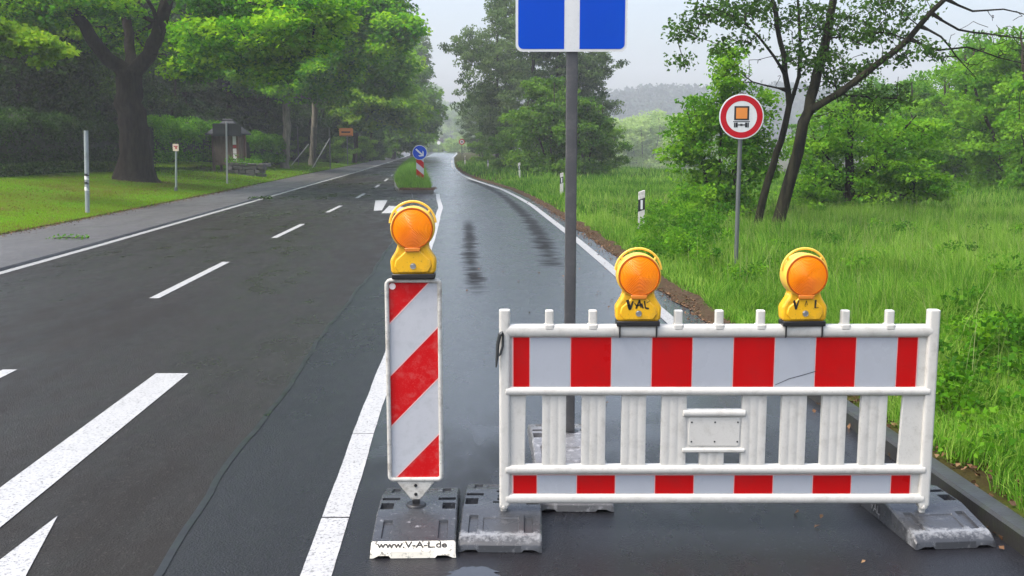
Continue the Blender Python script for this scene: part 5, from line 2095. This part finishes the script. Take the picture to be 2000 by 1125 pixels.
# --- grasses
def blades(name, X, Yv, Z, H, Wd, rng, m, lean=.35, tint=None, drybit=0.0):
    n = len(X)
    az = rng.uniform(0, 2 * math.pi, n)
    la = 6 * patchy(X * 2.3 + 5, Yv * 2.1) + rng.normal(0, 1.1, n)
    ln = np.abs(rng.normal(0, lean, n)) * H
    B = np.stack([X, Yv, Z - .01], 1)
    side = np.stack([np.cos(az), np.sin(az), np.zeros(n)], 1) * (Wd * .5)[:, None]
    dirv = np.stack([np.cos(la), np.sin(la), np.zeros(n)], 1)
    M = B + dirv * (ln * .35)[:, None] + np.array([0, 0, 1]) * (H * .55)[:, None]
    Tp = B + dirv * (ln * 1.15)[:, None] + np.array([0, 0, 1]) * (H * (1 - .35 * np.clip(ln / H, 0, 1.3) ** 2))[:, None]
    V_ = np.stack([B - side, B + side, M + side * .75, M - side * .75, Tp], 1).reshape(-1, 3)
    i0 = np.arange(n) * 5
    idx = np.stack([i0, i0 + 1, i0 + 2, i0 + 3, i0 + 3, i0 + 2, i0 + 4], 1).ravel()
    lt = np.tile([4, 3], n)
    if tint is None:
        tint = .5 + rng.normal(0, .16, n)
    me = mesh_np(name, V_, idx, lt, m, np.repeat(np.clip(tint, 0, 1), 2))
    return tag(link(name, me), kind="stuff")


def patchy(x, y, f=1.0):
    """slow wave pattern between 0 and 1"""
    return .5 + .25 * np.sin(x * 1.7 * f + 1.3 * np.sin(y * .9 * f)) + .25 * np.sin(y * 1.3 * f + 2 + 1.1 * np.sin(x * 1.1 * f + 1))


def verge(name, y0, y1, dmax, n, h0, h1, w0, edge, seed, lean=.35):
    rng = np.random.default_rng(seed)
    Yv = rng.uniform(y0, y1, n * 3)
    Xr = R_EDGE(Yv)
    X = Xr + rng.uniform(edge, dmax, n * 3)
    ok = (X < .54 * Yv + .6)
    d = X - Xr
    pt = patchy(X, Yv)
    ed = edge + .11 * np.interp(Yv, np.linspace(-6, 110, 300), sw)
    keep = ok & (d > ed) & (rng.uniform(0, 1, n * 3) < .30 + .9 * pt)
    X, Yv, d, pt = X[keep][:n], Yv[keep][:n], d[keep][:n], pt[keep][:n]
    Z = zr(d, Yv)
    H = (h0 + (h1 - h0) * np.clip(d / 1.3, 0, 1) * (.45 + .75 * pt)) * rng.uniform(.55, 1.25, len(X))
    cl = patchy(X * 5.1, Yv * 4.3)
    H = H * (.55 + .8 * cl)
    tint = .16 + .30 * patchy(X * .7 + 3, Yv * .6) + .22 * cl + rng.normal(0, .20, len(X))
    dry = rng.uniform(0, 1, len(X)) < .06
    tint[dry] = rng.uniform(.85, 1.0, int(dry.sum()))
    return blades(name, X, Yv, Z, H, w0 * rng.uniform(.7, 1.4, len(X)), rng, L_GRASS, lean, tint)


def stalks(name, n, seed):
    rng = np.random.default_rng(seed)
    Yv = rng.uniform(5, 30, n * 3) ** 1.0
    X = R_EDGE(Yv) + rng.uniform(.7, 12, n * 3)
    ok = X < .54 * Yv + .6
    X, Yv = X[ok][:n], Yv[ok][:n]
    d = X - R_EDGE(Yv)
    k = len(X)
    return blades(name, X, Yv, zr(d, Yv), rng.uniform(.45, .75, k), np.full(k, .005), rng, L_STALK, .3, rng.uniform(0, 1, k))


L_STALK = leaf_mat("pale_grass_stalk", (.10, .17, .03), (.20, .27, .07), (.34, .36, .15), .3, .1)
stalks("grass_stalks", 4200, 79)
verge("verge_grass", 4.2, 12.5, 6.5, 80000, .10, .36, .0066, .15, 80, .55)
verge("verge_grass", 12.5, 25, 14, 120000, .12, .32, .0095, .13, 81, .42)
verge("meadow_grass", 25, 50, 32, 95000, .13, .31, .020, .12, 82, .38)
verge("meadow_grass", 50, 105, 40, 40000, .16, .40, .045, .2, 83, .35)


def lawn_blades(name, y0, y1, n, h, w0, seed):
    rng = np.random.default_rng(seed)
    Yv = rng.uniform(y0, y1, n)
    d = rng.uniform(.02, 8.4, n)
    X = P_OUT(Yv) - d
    ok = X > -.53 * Yv - .5
    X, Yv, d = X[ok], Yv[ok], d[ok]
    pt = patchy(X * .8, Yv * .55, .8)
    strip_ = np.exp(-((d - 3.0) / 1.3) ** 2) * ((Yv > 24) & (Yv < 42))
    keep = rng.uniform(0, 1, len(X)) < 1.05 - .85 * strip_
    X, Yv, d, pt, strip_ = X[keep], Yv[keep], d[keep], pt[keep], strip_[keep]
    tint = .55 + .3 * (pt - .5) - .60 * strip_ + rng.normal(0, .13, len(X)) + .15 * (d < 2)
    return blades(name, X, Yv, zl(d, Yv), h * rng.uniform(.5, 1.3, len(X)), w0 * rng.uniform(.7, 1.3, len(X)), rng, L_LAWN, .6, tint)


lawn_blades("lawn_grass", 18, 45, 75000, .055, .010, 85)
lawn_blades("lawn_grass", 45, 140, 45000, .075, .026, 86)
# island grass
rng = np.random.default_rng(87)
n = 30000
Yv = rng.uniform(39.6, 100, n) ** 1.0
Yv = 39.7 + (Yv - 39.6) * rng.uniform(0, 1, n) ** .6
a_, b_ = I_L(Yv) + .08, I_R(Yv) - .1
q = rng.uniform(0, 1, n)
X = a_ + (b_ - a_) * q
Hh = (.22 + .50 * np.clip((Yv - 40) / 3, 0, 1) * np.sin(np.pi * np.clip(q, .05, .95))) * rng.uniform(.5, 1.2, n)
blades("island_grass", X, Yv, np.full(n, .13), Hh, .022 * rng.uniform(.7, 1.3, n), rng, L_GRASS, .4, .5 + rng.normal(0, .16, n))

# leafy weeds round the nearest delineator and the round sign
rng = np.random.default_rng(88)
cents, rads = [], []
for px, Y, h in ((1275, 17.5, .45), (1300, 18.5, .6), (1330, 18.0, .55), (1350, 17.0, .5), (1315, 16.2, .4), (1365, 16.0, .5), (1385, 17.2, .5), (1290, 20, .5), (1340, 20, .7), (1405, 19, .5), (1340, 15.2, .35), (1375, 15.0, .3), (1285, 16.3, .3), (1245, 22, .3), (1190, 27, .3), (1210, 24, .3), (1560, 24, .5), (1600, 23.5, .4), (1880, 8.0, .40), (1930, 7.6, .42), (1985, 7.4, .4), (1860, 6.6, .15), (1975, 5.9, .15), (1700, 13.5, .3), (1640, 16, .35), (1780, 19, .3), (1850, 15, .3), (1720, 20, .3), (1900, 20, .35), (1980, 18, .3), (1480, 14, .25), (1440, 13.2, .2), (1540, 15, .3), (1900, 9.0, .45), (1950, 8.4, .4), (1870, 10, .35), (1930, 14, .3), (1990, 12, .4), (1960, 6.8, .2), (1900, 7.1, .25)):
    p = ground_at(px, Y)
    tall = 1260 < px < 1420
    for k in range(13 if tall else 7):
        cents.append((p.x + rng.normal(0, .20), p.y + rng.normal(0, .25), p.z + h * (1.35 if tall else 1.0) * rng.uniform(.2, 1.0)))
cents = np.array(cents)
pts, ci, off_ = clusters(cents, 55, .17, rng, .6)
V = leaf_geo(pts, .052, .034, rng, .9, .2, axis_out=unit(off_))
tw = rng.uniform(.2, .85, len(cents))[ci] + rng.normal(0, .1, len(pts))
tag(link("verge_weeds", leaf_mesh("verge_weeds", V, tw, L_BRIGHT)), kind="stuff")

# fallen leaves along the verge, on the island's tip and along the footpath edge
rng = np.random.default_rng(89)
n = 9500
Yv = rng.uniform(4.3, 34, n)
d = rng.normal(.16, .16, n) + np.where(Yv < 10, .18, 0)
X = R_EDGE(Yv) + d
Z = np.where(d > .0, zr(np.maximum(d, 0), Yv), .004) + .012
P1 = np.stack([X, Yv, Z], 1)
n2 = 3800
P2 = np.stack([rng.uniform(-4.3, -2.95, n2), 39.3 + rng.normal(.15, .45, n2), rng.uniform(.13, .2, n2)], 1)
n3 = 2600
y3 = rng.uniform(18, 45, n3)
d3 = rng.normal(-.05, .18, n3)
P3 = np.stack([P_OUT(y3) - d3, y3, np.where(d3 > 0, .05, .055) + .012], 1)
n4 = 3800
y4 = rng.uniform(22, 44, n4)
d4 = np.clip(rng.normal(3.2, 1.3, n4), .2, 7)
P4 = np.stack([P_OUT(y4) - d4, y4, zl(d4, y4) + .035], 1)
n5 = 90
y5 = rng.uniform(4.3, 16, n5)
P5 = np.stack([LS(y5) + (R_EDGE(y5) - LS(y5)) * rng.uniform(0, 1, n5) ** .5, y5, np.full(n5, .012)], 1)
P = np.concatenate([P1, P2, P3, P4, P5])
V = leaf_geo(P, .036, .026, rng, 2.2, 0)
tag(link("fallen_leaves", leaf_mesh("fallen_leaves", V, rng.uniform(0, 1, len(P)), L_LITTER)), kind="stuff")


def twig_litter(label, px, py, m, tint, seed, L):
    x, y = gat(px, py)
    rng = np.random.default_rng(seed)
    z = .055
    r = thing("fallen_twig", label, "twig", (x, y, z))
    mb = MB()
    mb.tube([(-.30, .0, .02), (-.1, .05, .03), (.12, .0, .025), (.34, .08, .02)], .010, 5)
    mb.build("stem", BARK_DARK, r)
    P = np.stack([rng.uniform(-.35, .4, 60), rng.normal(0, .12, 60), rng.uniform(.01, .08, 60)], 1)
    link("leaves", leaf_mesh("leaves", leaf_geo(P, L, L * .7, rng, 1.5, 0), np.full(60, tint) + rng.normal(0, .1, 60), m), r)
    return r


twig_litter("dark fallen twig on the edge of the left road", 508, 392, L_DARK, .6, 1, .10)
twig_litter("small green leafy twig lying on the left footpath", 136, 473, L_HEDGE, .35, 2, .055)

# --- wooded hill beyond the meadow
rng = np.random.default_rng(90)


def hill_h(x, y):
    u = (x - 150) / 290.0
    v = (y - 640) / 110.0
    h = 34 * np.exp(-(u * u) * .9) * np.exp(-(v * v) * .8)
    return h + 1.2 * np.sin(x * .09) * np.exp(-v * v) - 5


xs_, ys_ = np.linspace(-300, 560, 80), np.linspace(470, 780, 34)
rows = [[(x, y, float(hill_h(x, y))) for x in xs_] for y in ys_]
hl = grid_mesh("hills", rows, GROUND)
tag(hl, kind="structure")
n = 6500
hx, hy = rng.uniform(-60, 460, n), rng.uniform(500, 665, n)
cent = np.stack([hx, hy, hill_h(hx, hy) + rng.uniform(1.0, 7.5, n)], 1)
pts, ci, off_ = clusters(cent, 14, 3.6, rng, .8)
V = leaf_geo(pts, 2.6, 1.9, rng, .7, .1)
tag(link("far_woodland", leaf_mesh("far_woodland", V, rng.uniform(.2, .8, n)[ci] + rng.normal(0, .1, len(pts)), leaf_mat("far_wood_leaf", (.018, .036, .024), (.030, .056, .036), (.048, .080, .048), .2, .05))), kind="stuff")

# ------------------------------------------------------------------ haze
mb = MB()
mb.box(-440, 600, -40, 830, -14, 62)
mh, nth, ph = nodes_of("haze")
nth.nodes.remove(ph)
pv = nth.nodes.new("ShaderNodeVolumePrincipled")
pv.inputs["Color"].default_value = (.93, .95, 1.0, 1)
pv.inputs["Density"].default_value = .0010
pv.inputs["Anisotropy"].default_value = .25
nth.links.new(pv.outputs[0], nth.nodes["Material Output"].inputs["Volume"])
tag(mb.build("haze", mh, smooth=False), kind="stuff")
